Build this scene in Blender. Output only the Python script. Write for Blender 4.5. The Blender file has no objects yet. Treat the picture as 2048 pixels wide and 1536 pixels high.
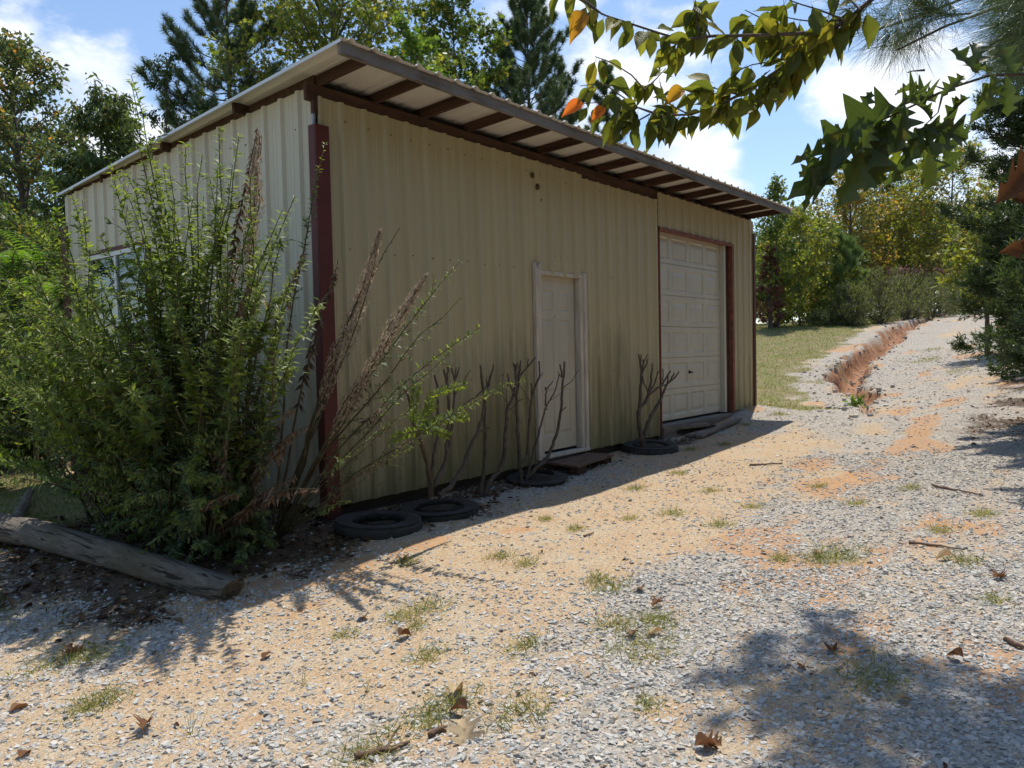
import bpy, math, random
import numpy as np
from mathutils import Vector

R_ = math.radians
rng = np.random.default_rng(7)
random.seed(7)
scene = bpy.context.scene
COL = scene.collection

# ------------------------------------------------------------------ camera
CAM = np.array([-3.8883, -5.1269, 1.55])
YAW, PITCH, ROLL = np.radians([39.141, -2.380, -1.257])
FPX = 1528.9
Fv = np.array([math.cos(YAW)*math.cos(PITCH), math.sin(YAW)*math.cos(PITCH), math.sin(PITCH)])
_R0 = np.array([math.sin(YAW), -math.cos(YAW), 0.0])
_U0 = np.cross(_R0, Fv)
Rv = math.cos(ROLL)*_R0 + math.sin(ROLL)*_U0
Uv = -math.sin(ROLL)*_R0 + math.cos(ROLL)*_U0
cd = bpy.data.cameras.new("camera")
cam = bpy.data.objects.new("camera", cd)
COL.objects.link(cam)
from mathutils import Matrix
cam.matrix_world = Matrix((
    (Rv[0], Uv[0], -Fv[0], CAM[0]),
    (Rv[1], Uv[1], -Fv[1], CAM[1]),
    (Rv[2], Uv[2], -Fv[2], CAM[2]),
    (0, 0, 0, 1)))
cd.sensor_fit = 'HORIZONTAL'
cd.sensor_width = 36.0
cd.lens = FPX/2048*36.0
cd.clip_start = 0.05
cd.clip_end = 2000
scene.camera = cam

# ------------------------------------------------------------------ sun, sky, exposure
SUN_TO = np.array([1.42, 0.45, 3.45]); SUN_TO /= np.linalg.norm(SUN_TO)
SUN_EL = math.asin(SUN_TO[2]); SUN_AZ = math.atan2(SUN_TO[1], SUN_TO[0])
sl = bpy.data.lights.new("sun", 'SUN'); sl.energy = 4.1; sl.angle = R_(0.53); sl.color = (1.0, 0.95, 0.87)
so = bpy.data.objects.new("sun", sl); COL.objects.link(so)
so.rotation_euler = Vector(SUN_TO).to_track_quat('Z', 'Y').to_euler()

def ray(px, py):
    return Fv + (px-1024)/FPX*Rv - (py-768)/FPX*Uv
def D(px, py, d): return CAM + d*ray(px, py)            # a point of the place at depth d
def onY(px, py, Y): r = ray(px, py); return CAM + r*(Y-CAM[1])/r[1]
def onX(px, py, X): r = ray(px, py); return CAM + r*(X-CAM[0])/r[0]
def onZ(px, py, Z): r = ray(px, py); return CAM + r*(Z-CAM[2])/r[2]

world = bpy.data.worlds.new("World"); scene.world = world; world.use_nodes = True
nt = world.node_tree; N = nt.nodes; L = nt.links
for n in list(N): N.remove(n)
out = N.new('ShaderNodeOutputWorld'); bg = N.new('ShaderNodeBackground')
sky = N.new('ShaderNodeTexSky'); sky.sky_type = 'NISHITA'; sky.sun_disc = False
sky.sun_elevation = SUN_EL; sky.sun_rotation = R_(90)-SUN_AZ
sky.altitude = 200; sky.air_density = 1.0; sky.dust_density = 0.4; sky.ozone_density = 2.2
tc = N.new('ShaderNodeTexCoord')
def cloud_noise(scale, detail, rough, lo, hi, w):
    mp = N.new('ShaderNodeMapping'); mp.inputs['Scale'].default_value = (1, 1, 1.7); mp.inputs['Location'].default_value = (w, w*.3, 0)
    no = N.new('ShaderNodeTexNoise'); no.inputs['Scale'].default_value = scale; no.inputs['Detail'].default_value = detail
    no.inputs['Roughness'].default_value = rough
    L.new(tc.outputs['Generated'], mp.inputs['Vector']); L.new(mp.outputs[0], no.inputs['Vector'])
    return no
n1 = cloud_noise(5.5, 9, 0.58, 0, 0, 0.37)
acc = None
# each cumulus stands in its own direction of the sky: (px, py) of its middle, spread, weight
for (cx, cy, k, wgt) in [(1260, 130, 90, .33), (1400, 310, 260, .44), (1180, 40, 150, .27), (1000, 20, 300, .25),
                         (1800, 200, 160, .34), (1770, 330, 200, .22), (1640, 400, 300, .28), (230, 215, 130, .30), (20, 100, 300, .22),
                         (330, 190, 300, .25), (1960, 320, 70, .25), (1560, 30, 160, .18), (1600, 215, 200, .08)]:
    v = ray(cx, cy); v = v/np.linalg.norm(v)
    dp = N.new('ShaderNodeVectorMath'); dp.operation = 'DOT_PRODUCT'; dp.inputs[1].default_value = tuple(v)
    L.new(tc.outputs['Generated'], dp.inputs[0])
    pw = N.new('ShaderNodeMath'); pw.operation = 'POWER'; pw.inputs[1].default_value = k
    mx = N.new('ShaderNodeMath'); mx.operation = 'MAXIMUM'; mx.inputs[1].default_value = 0.0
    L.new(dp.outputs['Value'], mx.inputs[0]); L.new(mx.outputs[0], pw.inputs[0])
    ml = N.new('ShaderNodeMath'); ml.operation = 'MULTIPLY'; ml.inputs[1].default_value = wgt
    L.new(pw.outputs[0], ml.inputs[0])
    if acc is None: acc = ml
    else:
        ad = N.new('ShaderNodeMath'); ad.operation = 'MAXIMUM'; L.new(acc.outputs[0], ad.inputs[0]); L.new(ml.outputs[0], ad.inputs[1]); acc = ad
sm = N.new('ShaderNodeMath'); sm.operation = 'ADD'; L.new(acc.outputs[0], sm.inputs[0]); L.new(n1.outputs['Fac'], sm.inputs[1])
mr = N.new('ShaderNodeMapRange'); mr.interpolation_type = 'SMOOTHSTEP'
mr.inputs['From Min'].default_value = 0.64; mr.inputs['From Max'].default_value = 0.82
L.new(sm.outputs[0], mr.inputs['Value'])
n2 = cloud_noise(9, 6, 0.6, 0, 0, 3.1)
cr = N.new('ShaderNodeValToRGB')
cr.color_ramp.elements[0].position = .35; cr.color_ramp.elements[0].color = (4.6, 5.2, 6.1, 1)
cr.color_ramp.elements[1].position = .62; cr.color_ramp.elements[1].color = (7.1, 7.2, 7.4, 1)
L.new(n2.outputs['Fac'], cr.inputs['Fac'])
skm = N.new('ShaderNodeMix'); skm.data_type = 'RGBA'
tint = N.new('ShaderNodeMix'); tint.data_type = 'RGBA'; tint.blend_type = 'MULTIPLY'; tint.inputs[0].default_value = 1.0
tint.inputs[7].default_value = (1.0, 1.0, 1.0, 1)
L.new(sky.outputs[0], tint.inputs[6])
L.new(mr.outputs[0], skm.inputs[0]); L.new(tint.outputs[2], skm.inputs[6]); L.new(cr.outputs[0], skm.inputs[7])
L.new(skm.outputs[2], bg.inputs['Color']); bg.inputs['Strength'].default_value = 0.15
L.new(bg.outputs[0], out.inputs['Surface'])

vs = scene.view_settings
vs.view_transform = 'Standard'; vs.look = 'None'; vs.exposure = 0.25; vs.gamma = 1.0; vs.use_curve_mapping = False
scene.cycles.max_bounces = 8
scene.cycles.transparent_max_bounces = 8

# ------------------------------------------------------------------ object helpers
def tag(o, label=None, cat=None, group=None, kind=None):
    if label: o['label'] = label
    if cat: o['category'] = cat
    if group: o['group'] = group
    if kind: o['kind'] = kind
    return o
def empty(name, loc=(0, 0, 0), label=None, cat=None, group=None):
    o = bpy.data.objects.new(name, None); COL.objects.link(o); o.location = loc; o.empty_display_size = .2
    return tag(o, label, cat, group)

class MB:
    """collects vertices and faces, links them as one mesh object"""
    def __init__(s): s.V = []; s.Fc = []; s.n = 0; s.rnd = []; s.mi = []; s.pa = {}
    def add(s, V, faces, rnd=None, mi=0, **pa):
        V = np.asarray(V, float).reshape(-1, 3); faces = np.asarray(faces, int)
        s.V.append(V); s.Fc.append(faces + s.n); s.n += len(V)
        nf = len(faces)
        s.rnd.append(np.full(nf, .5) if rnd is None else np.broadcast_to(rnd, (nf,)).astype(float))
        s.mi.append(np.full(nf, mi, int))
        for k, v in pa.items(): s.pa.setdefault(k, []).append(np.asarray(v, float).ravel())
    def quads(s, q, mi=0):  # list of 4-corner faces given by coordinates
        q = np.asarray(q, float).reshape(-1, 4, 3); n = len(q)
        s.add(q.reshape(-1, 3), np.arange(4*n).reshape(n, 4), mi=mi)
    def box(s, a, b, mi=0, bev=0.0):
        x0, y0, z0 = np.minimum(a, b); x1, y1, z1 = np.maximum(a, b)
        V = [(x, y, z) for z in (z0, z1) for y in (y0, y1) for x in (x0, x1)]
        s.add(V, [(0, 2, 3, 1), (4, 5, 7, 6), (0, 1, 5, 4), (2, 6, 7, 3), (0, 4, 6, 2), (1, 3, 7, 5)], mi=mi)
    def tube(s, P, r, sides=6, mi=0, cap=True, rnd=.5):
        P = np.asarray(P, float); n = len(P); r = np.broadcast_to(r, (n,)).astype(float)
        T = np.gradient(P, axis=0); T /= (np.linalg.norm(T, axis=1, keepdims=True)+1e-9)
        ref = np.array([0, 0, 1.0]) if abs(T[:, 2]).mean() < .8 else np.array([1.0, 0, 0])
        A = np.cross(T, ref); A /= (np.linalg.norm(A, axis=1, keepdims=True)+1e-9); B = np.cross(T, A)
        th = np.linspace(0, 2*np.pi, sides, endpoint=False)
        V = P[:, None] + r[:, None, None]*(np.cos(th)[None, :, None]*A[:, None] + np.sin(th)[None, :, None]*B[:, None])
        i = np.arange(n-1)[:, None]*sides; j = np.arange(sides)[None]; k = (j+1) % sides
        F = np.stack([i+j, i+k, i+sides+k, i+sides+j], -1).reshape(-1, 4)
        s.add(V.reshape(-1, 3), F, rnd=rnd, mi=mi)
        if cap:
            for e, flip in ((0, 1), (n-1, 0)):
                c = V[e]; cc = c.mean(0); VV = np.vstack([c, cc])
                f = [(a, (a+1) % sides, sides, sides) for a in range(sides)]
                f = [(x[0], x[1], x[2]) for x in f]
                s.add(VV, f, rnd=rnd, mi=mi)
    def build(s, name, mats, parent=None, smooth=False, loc=None):
        me = bpy.data.meshes.new(name)
        V = np.concatenate(s.V); me.vertices.add(len(V))
        if loc is not None: V = V - np.asarray(loc, float)
        me.vertices.foreach_set('co', V.ravel().astype(np.float32))
        idx = np.concatenate([f.ravel() for f in s.Fc]); cnt = np.concatenate([np.full(len(f), f.shape[1]) for f in s.Fc])
        me.loops.add(len(idx)); me.loops.foreach_set('vertex_index', idx.astype(np.int32))
        me.polygons.add(len(cnt)); st = np.concatenate([[0], np.cumsum(cnt)[:-1]])
        me.polygons.foreach_set('loop_start', st.astype(np.int32))
        mats = mats if isinstance(mats, (list, tuple)) else [mats]
        for m in mats: me.materials.append(m)
        if len(mats) > 1: me.polygons.foreach_set('material_index', np.concatenate(s.mi).astype(np.int32))
        me.polygons.foreach_set('use_smooth', np.full(len(cnt), bool(smooth)))
        me.update(calc_edges=True)
        a = me.attributes.new('rnd', 'FLOAT', 'FACE'); a.data.foreach_set('value', np.concatenate(s.rnd).astype(np.float32))
        for k, v in s.pa.items():
            v = np.concatenate(v)
            if len(v) == len(V):
                a = me.attributes.new(k, 'FLOAT', 'POINT'); a.data.foreach_set('value', v.astype(np.float32))
        o = bpy.data.objects.new(name, me); COL.objects.link(o)
        if loc is not None: o.location = loc
        if parent is not None:
            o.parent = parent
            w = np.zeros(3); q = parent
            while q is not None: w += np.array(q.location); q = q.parent
            o.location = (0 if loc is None else np.array(loc)) - w      # vertices are given in world space
        return o

# ------------------------------------------------------------------ numpy noise
_lat = np.random.default_rng(3).random((256, 256))
def vnoise(x, y):
    x = np.asarray(x, float); y = np.asarray(y, float)
    xi = np.floor(x).astype(int); yi = np.floor(y).astype(int); fx = x-xi; fy = y-yi
    fx = fx*fx*(3-2*fx); fy = fy*fy*(3-2*fy)
    g = lambda a, b: _lat[a % 256, b % 256]
    return (g(xi, yi)*(1-fx)+g(xi+1, yi)*fx)*(1-fy)+(g(xi, yi+1)*(1-fx)+g(xi+1, yi+1)*fx)*fy
def fbm(x, y, o=4):
    t = 0; a = .5; s = 0
    for i in range(o):
        t = t + a*vnoise(x*2**i+17*i, y*2**i+31*i); s += a; a *= .5
    return t/s
def sstep(a, b, x): t = np.clip((x-a)/(b-a), 0, 1); return t*t*(3-2*t)

# ------------------------------------------------------------------ materials
def mat(name):
    m = bpy.data.materials.new(name); m.use_nodes = True
    nt = m.node_tree
    b = nt.nodes['Principled BSDF']
    return m, nt, nt.nodes, nt.links, b
def noise_node(nt, scale, detail=4, rough=.55, vec=None, mapscale=None, coord='Object', dist=0.0):
    no = nt.nodes.new('ShaderNodeTexNoise'); no.inputs['Scale'].default_value = scale
    no.inputs['Detail'].default_value = detail; no.inputs['Roughness'].default_value = rough; no.inputs['Distortion'].default_value = dist
    t = nt.nodes.new('ShaderNodeTexCoord'); mp = nt.nodes.new('ShaderNodeMapping')
    if mapscale: mp.inputs['Scale'].default_value = mapscale
    nt.links.new(t.outputs[coord], mp.inputs[0]); nt.links.new(mp.outputs[0], no.inputs['Vector'])
    return no
def ramp(nt, fac, stops, interp='LINEAR'):
    r = nt.nodes.new('ShaderNodeValToRGB'); cr = r.color_ramp; cr.interpolation = interp
    while len(cr.elements) < len(stops): cr.elements.new(.5)
    for e, (p, c) in zip(cr.elements, stops):
        e.position = p; e.color = (c[0], c[1], c[2], 1) if not np.isscalar(c) else (c, c, c, 1)
    nt.links.new(fac, r.inputs['Fac']); return r
def mixc(nt, fac, a, b, blend='MIX'):
    m = nt.nodes.new('ShaderNodeMix'); m.data_type = 'RGBA'; m.blend_type = blend
    for sock, v in ((0, fac), (6, a), (7, b)):
        if isinstance(v, (int, float)): m.inputs[sock].default_value = v
        elif isinstance(v, tuple): m.inputs[sock].default_value = (*v[:3], 1)
        else: nt.links.new(v, m.inputs[sock])
    return m.outputs[2]
def math_(nt, op, a, b=0.0, clamp=False):
    m = nt.nodes.new('ShaderNodeMath'); m.operation = op; m.use_clamp = clamp
    for i, v in ((0, a), (1, b)):
        if isinstance(v, (int, float)): m.inputs[i].default_value = v
        else: nt.links.new(v, m.inputs[i])
    return m.outputs[0]
def attr(nt, name):
    a = nt.nodes.new('ShaderNodeAttribute'); a.attribute_type = 'GEOMETRY'; a.attribute_name = name; return a.outputs['Fac']
def bump(nt, b, h, strength=.4, dist=.01):
    bp = nt.nodes.new('ShaderNodeBump'); bp.inputs['Strength'].default_value = strength; bp.inputs['Distance'].default_value = dist
    nt.links.new(h, bp.inputs['Height']); nt.links.new(bp.outputs[0], b.inputs['Normal']); return bp

def leaf_mat(name, stops, trans=.38, tcol=(1.25, 1.35, .5), rough=.45, spec=.35, veins=0.0, gain=1.0):
    m, nt, N, L, b = mat(name); stops = [(p, tuple(min(.8, v*gain) for v in c)) for p, c in stops]
    c = ramp(nt, attr(nt, 'rnd'), stops).outputs[0]
    if veins:
        u = attr(nt, 'lu'); v = attr(nt, 'lv')
        ph = math_(nt, 'SUBTRACT', math_(nt, 'MULTIPLY', v, 62.0), math_(nt, 'MULTIPLY', math_(nt, 'ABSOLUTE', u), 26.0))
        s = math_(nt, 'POWER', math_(nt, 'ABSOLUTE', math_(nt, 'SINE', math_(nt, 'MULTIPLY', ph, .5))), 6.0)
        s = math_(nt, 'SUBTRACT', 1.0, math_(nt, 'POWER', math_(nt, 'SUBTRACT', 1.0, s), 3.0))
        mid = math_(nt, 'LESS_THAN', math_(nt, 'ABSOLUTE', u), .05)
        no = noise_node(nt, 40, 3)
        blotch = ramp(nt, no.outputs['Fac'], [(.58, 0.0), (.7, 1.0)]).outputs[0]
        c = mixc(nt, math_(nt, 'MULTIPLY', math_(nt, 'ADD', math_(nt, 'MULTIPLY', s, .35), math_(nt, 'MULTIPLY', mid, .5)), .55*veins), c, (.30, .30, .10))
        c = mixc(nt, math_(nt, 'MULTIPLY', blotch, .55), c, (.16, .10, .02))
        h = math_(nt, 'ADD', s, mid)
        bump(nt, b, h, .5*veins, .0015)
    L.new(c, b.inputs['Base Color']); b.inputs['Roughness'].default_value = rough; b.inputs['Specular IOR Level'].default_value = spec
    tr = N.new('ShaderNodeBsdfTranslucent'); tc_ = mixc(nt, 1.0, c, tcol, 'MULTIPLY'); L.new(tc_, tr.inputs['Color'])
    mx = N.new('ShaderNodeMixShader'); mx.inputs[0].default_value = trans
    L.new(b.outputs[0], mx.inputs[1]); L.new(tr.outputs[0], mx.inputs[2]); L.new(mx.outputs[0], N['Material Output'].inputs['Surface'])
    return m
def plain(name, col, rough=.6, var=.15, scale=12, metal=0.0, spec=.5, bmp=0.0, mapscale=None):
    m, nt, N, L, b = mat(name)
    no = noise_node(nt, scale, 5, .6, mapscale=mapscale)
    d = tuple(x*(1-var) for x in col); l = tuple(min(1, x*(1+var)) for x in col)
    L.new(ramp(nt, no.outputs['Fac'], [(.3, d), (.7, l)]).outputs[0], b.inputs['Base Color'])
    b.inputs['Roughness'].default_value = rough; b.inputs['Metallic'].default_value = metal; b.inputs['Specular IOR Level'].default_value = spec
    if bmp: bump(nt, b, no.outputs['Fac'], bmp, .01)
    return m
def wood(name, dark, light, mapscale, rough=.8, scale=9, knots=True, grey=None):
    m, nt, N, L, b = mat(name)
    a = noise_node(nt, scale, 7, .65, mapscale=mapscale, dist=.6)
    c = ramp(nt, a.outputs['Fac'], [(.3, dark), (.52, tuple((x+y)/2 for x, y in zip(dark, light))), (.72, light)]).outputs[0]
    w = noise_node(nt, 2.3, 4, .6)
    if grey: c = mixc(nt, ramp(nt, w.outputs['Fac'], [(.4, 0.0), (.6, 1.0)]).outputs[0], c, mixc(nt, a.outputs['Fac'], grey, tuple(x*.55 for x in grey)))
    if knots:
        vo = N.new('ShaderNodeTexVoronoi'); vo.inputs['Scale'].default_value = 3.1
        t = N.new('ShaderNodeTexCoord'); L.new(t.outputs['Object'], vo.inputs['Vector'])
        kn = ramp(nt, vo.outputs['Distance'], [(.035, 1.0), (.07, 0.0)]).outputs[0]
        c = mixc(nt, kn, c, tuple(x*.35 for x in dark))
    L.new(c, b.inputs['Base Color']); b.inputs['Roughness'].default_value = rough; b.inputs['Specular IOR Level'].default_value = .25
    bump(nt, b, a.outputs['Fac'], .55, .006)
    return m

def panel_mat(name, base, mold=True):
    m, nt, N, L, b = mat(name)
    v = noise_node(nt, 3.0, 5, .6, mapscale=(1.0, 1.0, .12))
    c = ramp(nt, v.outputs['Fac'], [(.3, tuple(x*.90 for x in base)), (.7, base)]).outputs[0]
    if mold:   # green algae growing on the lower wall in vertical runs
        t = N.new('ShaderNodeTexCoord'); sx = N.new('ShaderNodeSeparateXYZ'); L.new(t.outputs['Object'], sx.inputs[0])
        run = noise_node(nt, 5.0, 6, .68, mapscale=(2.6, 2.6, .22))
        patch = noise_node(nt, .75, 3, .5, mapscale=(1, 1, .5))
        fine = noise_node(nt, 30, 4, .7, mapscale=(1.5, 1.5, .25))
        hz = N.new('ShaderNodeMapRange'); hz.inputs['From Min'].default_value = 2.6; hz.inputs['From Max'].default_value = .35
        L.new(sx.outputs['Z'], hz.inputs['Value'])
        f = math_(nt, 'ADD', math_(nt, 'MULTIPLY', run.outputs['Fac'], 1.0), math_(nt, 'MULTIPLY', patch.outputs['Fac'], .75))
        f = math_(nt, 'ADD', f, math_(nt, 'MULTIPLY', hz.outputs[0], .74))
        f = math_(nt, 'ADD', f, math_(nt, 'MULTIPLY', fine.outputs['Fac'], .22))
        f = ramp(nt, math_(nt, 'SUBTRACT', f, .78), [(.52, 0.0), (.96, .78)]).outputs[0]
        c = mixc(nt, f, c, (.125, .118, .045))
    L.new(c, b.inputs['Base Color']); b.inputs['Roughness'].default_value = .5; b.inputs['Specular IOR Level'].default_value = .35
    return m

M = {}
M['wall'] = panel_mat('tan_painted_sheet', (.50, .432, .258))  # front sheet toned darker than the side sheet, its shade put into the colour
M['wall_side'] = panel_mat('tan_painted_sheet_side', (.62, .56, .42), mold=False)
M['screw'] = plain('rusty_screw_head', (.20, .15, .09), .8)
M['roof'] = plain('pale_roof_sheet', (.74, .71, .64), .45, .06, 2, mapscale=(.3, 1, 1))
M['red'] = plain('dark_red_trim', (.105, .019, .012), .62, .12, 6)
M['rust'] = plain('rusty_red_trim', (.22, .075, .04), .7, .35, 9)
M['beam'] = wood('dark_brown_beam', (.045, .025, .016), (.12, .068, .043), (.12, 1.5, 1.5))
M['rafter'] = wood('dark_brown_rafter', (.038, .020, .013), (.11, .06, .038), (1.5, .12, 1.5))
M['fascia'] = wood('weathered_fascia', (.055, .042, .032), (.31, .265, .22), (.10, 3.2, 3.2), grey=(.30, .28, .255))
M['door'] = plain('white_door_paint', (.50, .455, .345), .5, .07, 5, mapscale=(1, 1, .3))
M['gdoor'] = plain('cream_garage_paint', (.55, .51, .395), .45, .07, 4, mapscale=(1, 1, .3))
M['trimwhite'] = wood('peeling_white_trim', (.42, .365, .285), (.72, .65, .53), (2.2, 2.2, .25), knots=False)
M['dark'] = plain('black_gap', (.012, .011, .010), .9)  # near-black stands in for shade in the gaps, also the garage seal
M['skirt'] = wood('dark_skirt_board', (.03, .02, .014), (.08, .055, .04), (.12, 1.5, 1.5))
M['grayboard'] = wood('grey_weathered_board', (.13, .10, .075), (.33, .28, .225), (.3, 2.0, 2.0))
M['concrete'] = plain('old_concrete', (.30, .275, .235), .9, .2, 14, bmp=.3)
M['metalgrey'] = plain('galvanised_pipe', (.28, .28, .28), .45, .15, 8, metal=.6)
M['glass'] = None
m, nt, N, L, b = mat('window_glass')
b.inputs['Base Color'].default_value = (.75, .82, .80, 1); b.inputs['Transmission Weight'].default_value = 1.0
b.inputs['Roughness'].default_value = .015; b.inputs['IOR'].default_value = 1.5
M['glass'] = m
M['winframe'] = plain('white_vinyl', (.68, .68, .66), .4, .06)
m, nt, N, L, b = mat('tyre_rubber')
no = noise_node(nt, 14, 5, .7)
L.new(ramp(nt, no.outputs['Fac'], [(.35, (.020, .019, .018)), (.75, (.060, .056, .050))]).outputs[0], b.inputs['Base Color'])
b.inputs['Roughness'].default_value = .75; bump(nt, b, no.outputs['Fac'], .2, .004); M['tyre'] = m
M['soil'] = plain('dark_leafy_soil', (.05, .034, .022), .95, .5, 30, bmp=.8)
def bark(name, dark, light, sc=(3, 3, .5), s=8):
    m, nt, N, L, b = mat(name)
    a = noise_node(nt, s, 7, .7, mapscale=sc, dist=.5)
    L.new(ramp(nt, a.outputs['Fac'], [(.32, dark), (.7, light)]).outputs[0], b.inputs['Base Color'])
    b.inputs['Roughness'].default_value = .9; bump(nt, b, a.outputs['Fac'], .9, .015); return m
M['bark'] = bark('grey_brown_bark', (.045, .035, .026), (.19, .155, .12))
M['barkpine'] = bark('pine_bark', (.06, .035, .022), (.22, .15, .10))
M['barkstem'] = bark('pruned_stem_bark', (.05, .037, .026), (.165, .125, .09), (1, 1, .6), 26)
M['cane'] = bark('green_brown_cane', (.05, .045, .02), (.14, .115, .055), (1, 1, .6), 20)
m, nt, N, L, b = mat('weathered_log')
a = noise_node(nt, 6, 8, .7, mapscale=(5, .35, 5), dist=.8)
ck = noise_node(nt, 5, 3, .5, mapscale=(7, .18, 7), dist=.3)
c = ramp(nt, a.outputs['Fac'], [(.3, (.065, .052, .038)), (.5, (.145, .12, .092)), (.72, (.26, .22, .175))]).outputs[0]
cf = ramp(nt, ck.outputs['Fac'], [(.33, 1.0), (.40, 0.0)]).outputs[0]
c = mixc(nt, cf, c, (.025, .018, .012))
ms = noise_node(nt, 1.6, 4, .6); c = mixc(nt, math_(nt, 'MULTIPLY', ramp(nt, ms.outputs['Fac'], [(.5, 0.0), (.65, 1.0)]).outputs[0], .5), c, (.10, .08, .035))
L.new(c, b.inputs['Base Color']); b.inputs['Roughness'].default_value = .9
h = math_(nt, 'SUBTRACT', a.outputs['Fac'], cf); bump(nt, b, h, .9, .02); M['log'] = m

# foliage (leaf colours, most raised by gain to brighten dim crowns)
M['lf_bush'] = leaf_mat('willowy_bush_leaf', [(0, (.030, .048, .025)), (.35, (.056, .080, .036)), (.7, (.092, .120, .050)), (.93, (.155, .175, .065)), (1, (.24, .19, .07))], .5, (1.15, 1.15, .65), gain=2.3)
M['lf_tip'] = leaf_mat('young_bush_leaf', [(0, (.09, .13, .03)), (.6, (.17, .21, .05)), (.95, (.26, .27, .07)), (1, (.34, .20, .06))], .55, gain=1.35)
M['lf_dead'] = leaf_mat('dead_bush_leaf', [(0, (.07, .045, .030)), (.5, (.14, .095, .065)), (1, (.27, .20, .145))], .2, (1.1, .95, .8), .8, .1)
M['plume'] = leaf_mat('dead_pale_plume', [(0, (.24, .19, .145)), (.6, (.42, .35, .275)), (1, (.56, .49, .40))], .35, (1.1, 1.0, .9), .85, .1)
M['lf_dark'] = leaf_mat('dark_green_leaf', [(0, (.024, .043, .016)), (.5, (.045, .068, .022)), (.9, (.085, .105, .03)), (1, (.17, .14, .04))], .46, (1.2, 1.15, .6), gain=2.0)
M['lf_grey'] = leaf_mat('poplar_leaf', [(0, (.04, .06, .025)), (.55, (.075, .10, .04)), (.85, (.12, .13, .05)), (.93, (.25, .17, .04)), (1, (.34, .16, .04))], .46, (1.2, 1.15, .6), gain=2.0)
M['lf_mid'] = leaf_mat('mid_green_leaf', [(0, (.045, .075, .02)), (.5, (.085, .12, .03)), (.85, (.15, .17, .04)), (1, (.30, .22, .04))], .5, gain=1.55)
M['lf_bright'] = leaf_mat('bright_green_leaf', [(0, (.09, .16, .03)), (.6, (.15, .23, .045)), (1, (.26, .30, .06))], .5)
M['lf_yel'] = leaf_mat('yellowing_leaf', [(0, (.06, .085, .022)), (.4, (.13, .15, .035)), (.75, (.25, .21, .045)), (.92, (.34, .22, .045)), (1, (.38, .14, .04))], .5, gain=1.75)
M['lf_org'] = leaf_mat('autumn_leaf', [(0, (.055, .07, .022)), (.4, (.14, .13, .035)), (.7, (.28, .19, .045)), (.9, (.36, .18, .05)), (1, (.34, .09, .035))], .5, gain=1.7)
M['lf_bacc'] = leaf_mat('grey_green_shrub_leaf', [(0, (.07, .085, .035)), (.6, (.125, .145, .06)), (1, (.22, .22, .10))], .45, gain=1.9)
M['lf_sumac'] = leaf_mat('fern_like_leaflet', [(0, (.08, .16, .025)), (1, (.19, .30, .05))], .55)
M['ndl'] = leaf_mat('pine_needle', [(0, (.022, .038, .018)), (.6, (.045, .068, .032)), (1, (.09, .11, .05))], .18, rough=.4, spec=.5, gain=2.3)
M['ndl_young'] = leaf_mat('young_pine_needle', [(0, (.05, .09, .035)), (1, (.14, .19, .075))], .3, gain=1.7)
M['cedar'] = leaf_mat('juniper_spray', [(0, (.020, .034, .016)), (.6, (.042, .062, .027)), (1, (.085, .105, .040))], .25, gain=1.9)
M['cedar_dead'] = leaf_mat('dead_juniper_spray', [(0, (.06, .035, .025)), (.6, (.14, .075, .055)), (1, (.25, .145, .11))], .3, (1.1, .9, .8), .9, .05, gain=1.8)
M['lf_cherry'] = leaf_mat('cherry_leaf', [(0, (.045, .065, .018)), (.45, (.095, .11, .022)), (.75, (.17, .165, .03)), (.88, (.28, .22, .035)), (.94, (.40, .17, .03)), (1, (.48, .09, .03))], .62, (1.2, 1.2, .5), .5, .45, .8, 1.6)
M['lf_oak'] = leaf_mat('oak_leaf', [(0, (.030, .048, .022)), (.5, (.048, .066, .024)), (.85, (.085, .10, .026)), (1, (.14, .17, .035))], .5, (1.2, 1.3, .45), .38, .6, .25, 1.7)
M['lf_brown'] = leaf_mat('dry_brown_leaf', [(0, (.09, .04, .022)), (.45, (.20, .095, .05)), (.7, (.34, .22, .12)), (1, (.56, .44, .28))], .22, (1.1, .9, .7), .8, .15, .3)
M['litter'] = leaf_mat('leaf_litter', [(0, (.04, .022, .014)), (.5, (.11, .060, .036)), (.85, (.20, .125, .07)), (1, (.32, .23, .14))], .12, (1.1, .9, .7), .85, .1)
M['grass'] = leaf_mat('grass_blade', [(0, (.07, .10, .028)), (.5, (.13, .155, .045)), (.8, (.24, .23, .09)), (1, (.38, .32, .17))], .5, (1.15, 1.15, .6), .6, .2, gain=1.5)
M['pink'] = leaf_mat('pink_flower', [(0, (.55, .25, .24)), (1, (.75, .48, .46))], .4, (1.1, 1, 1), .8, .1)

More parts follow.
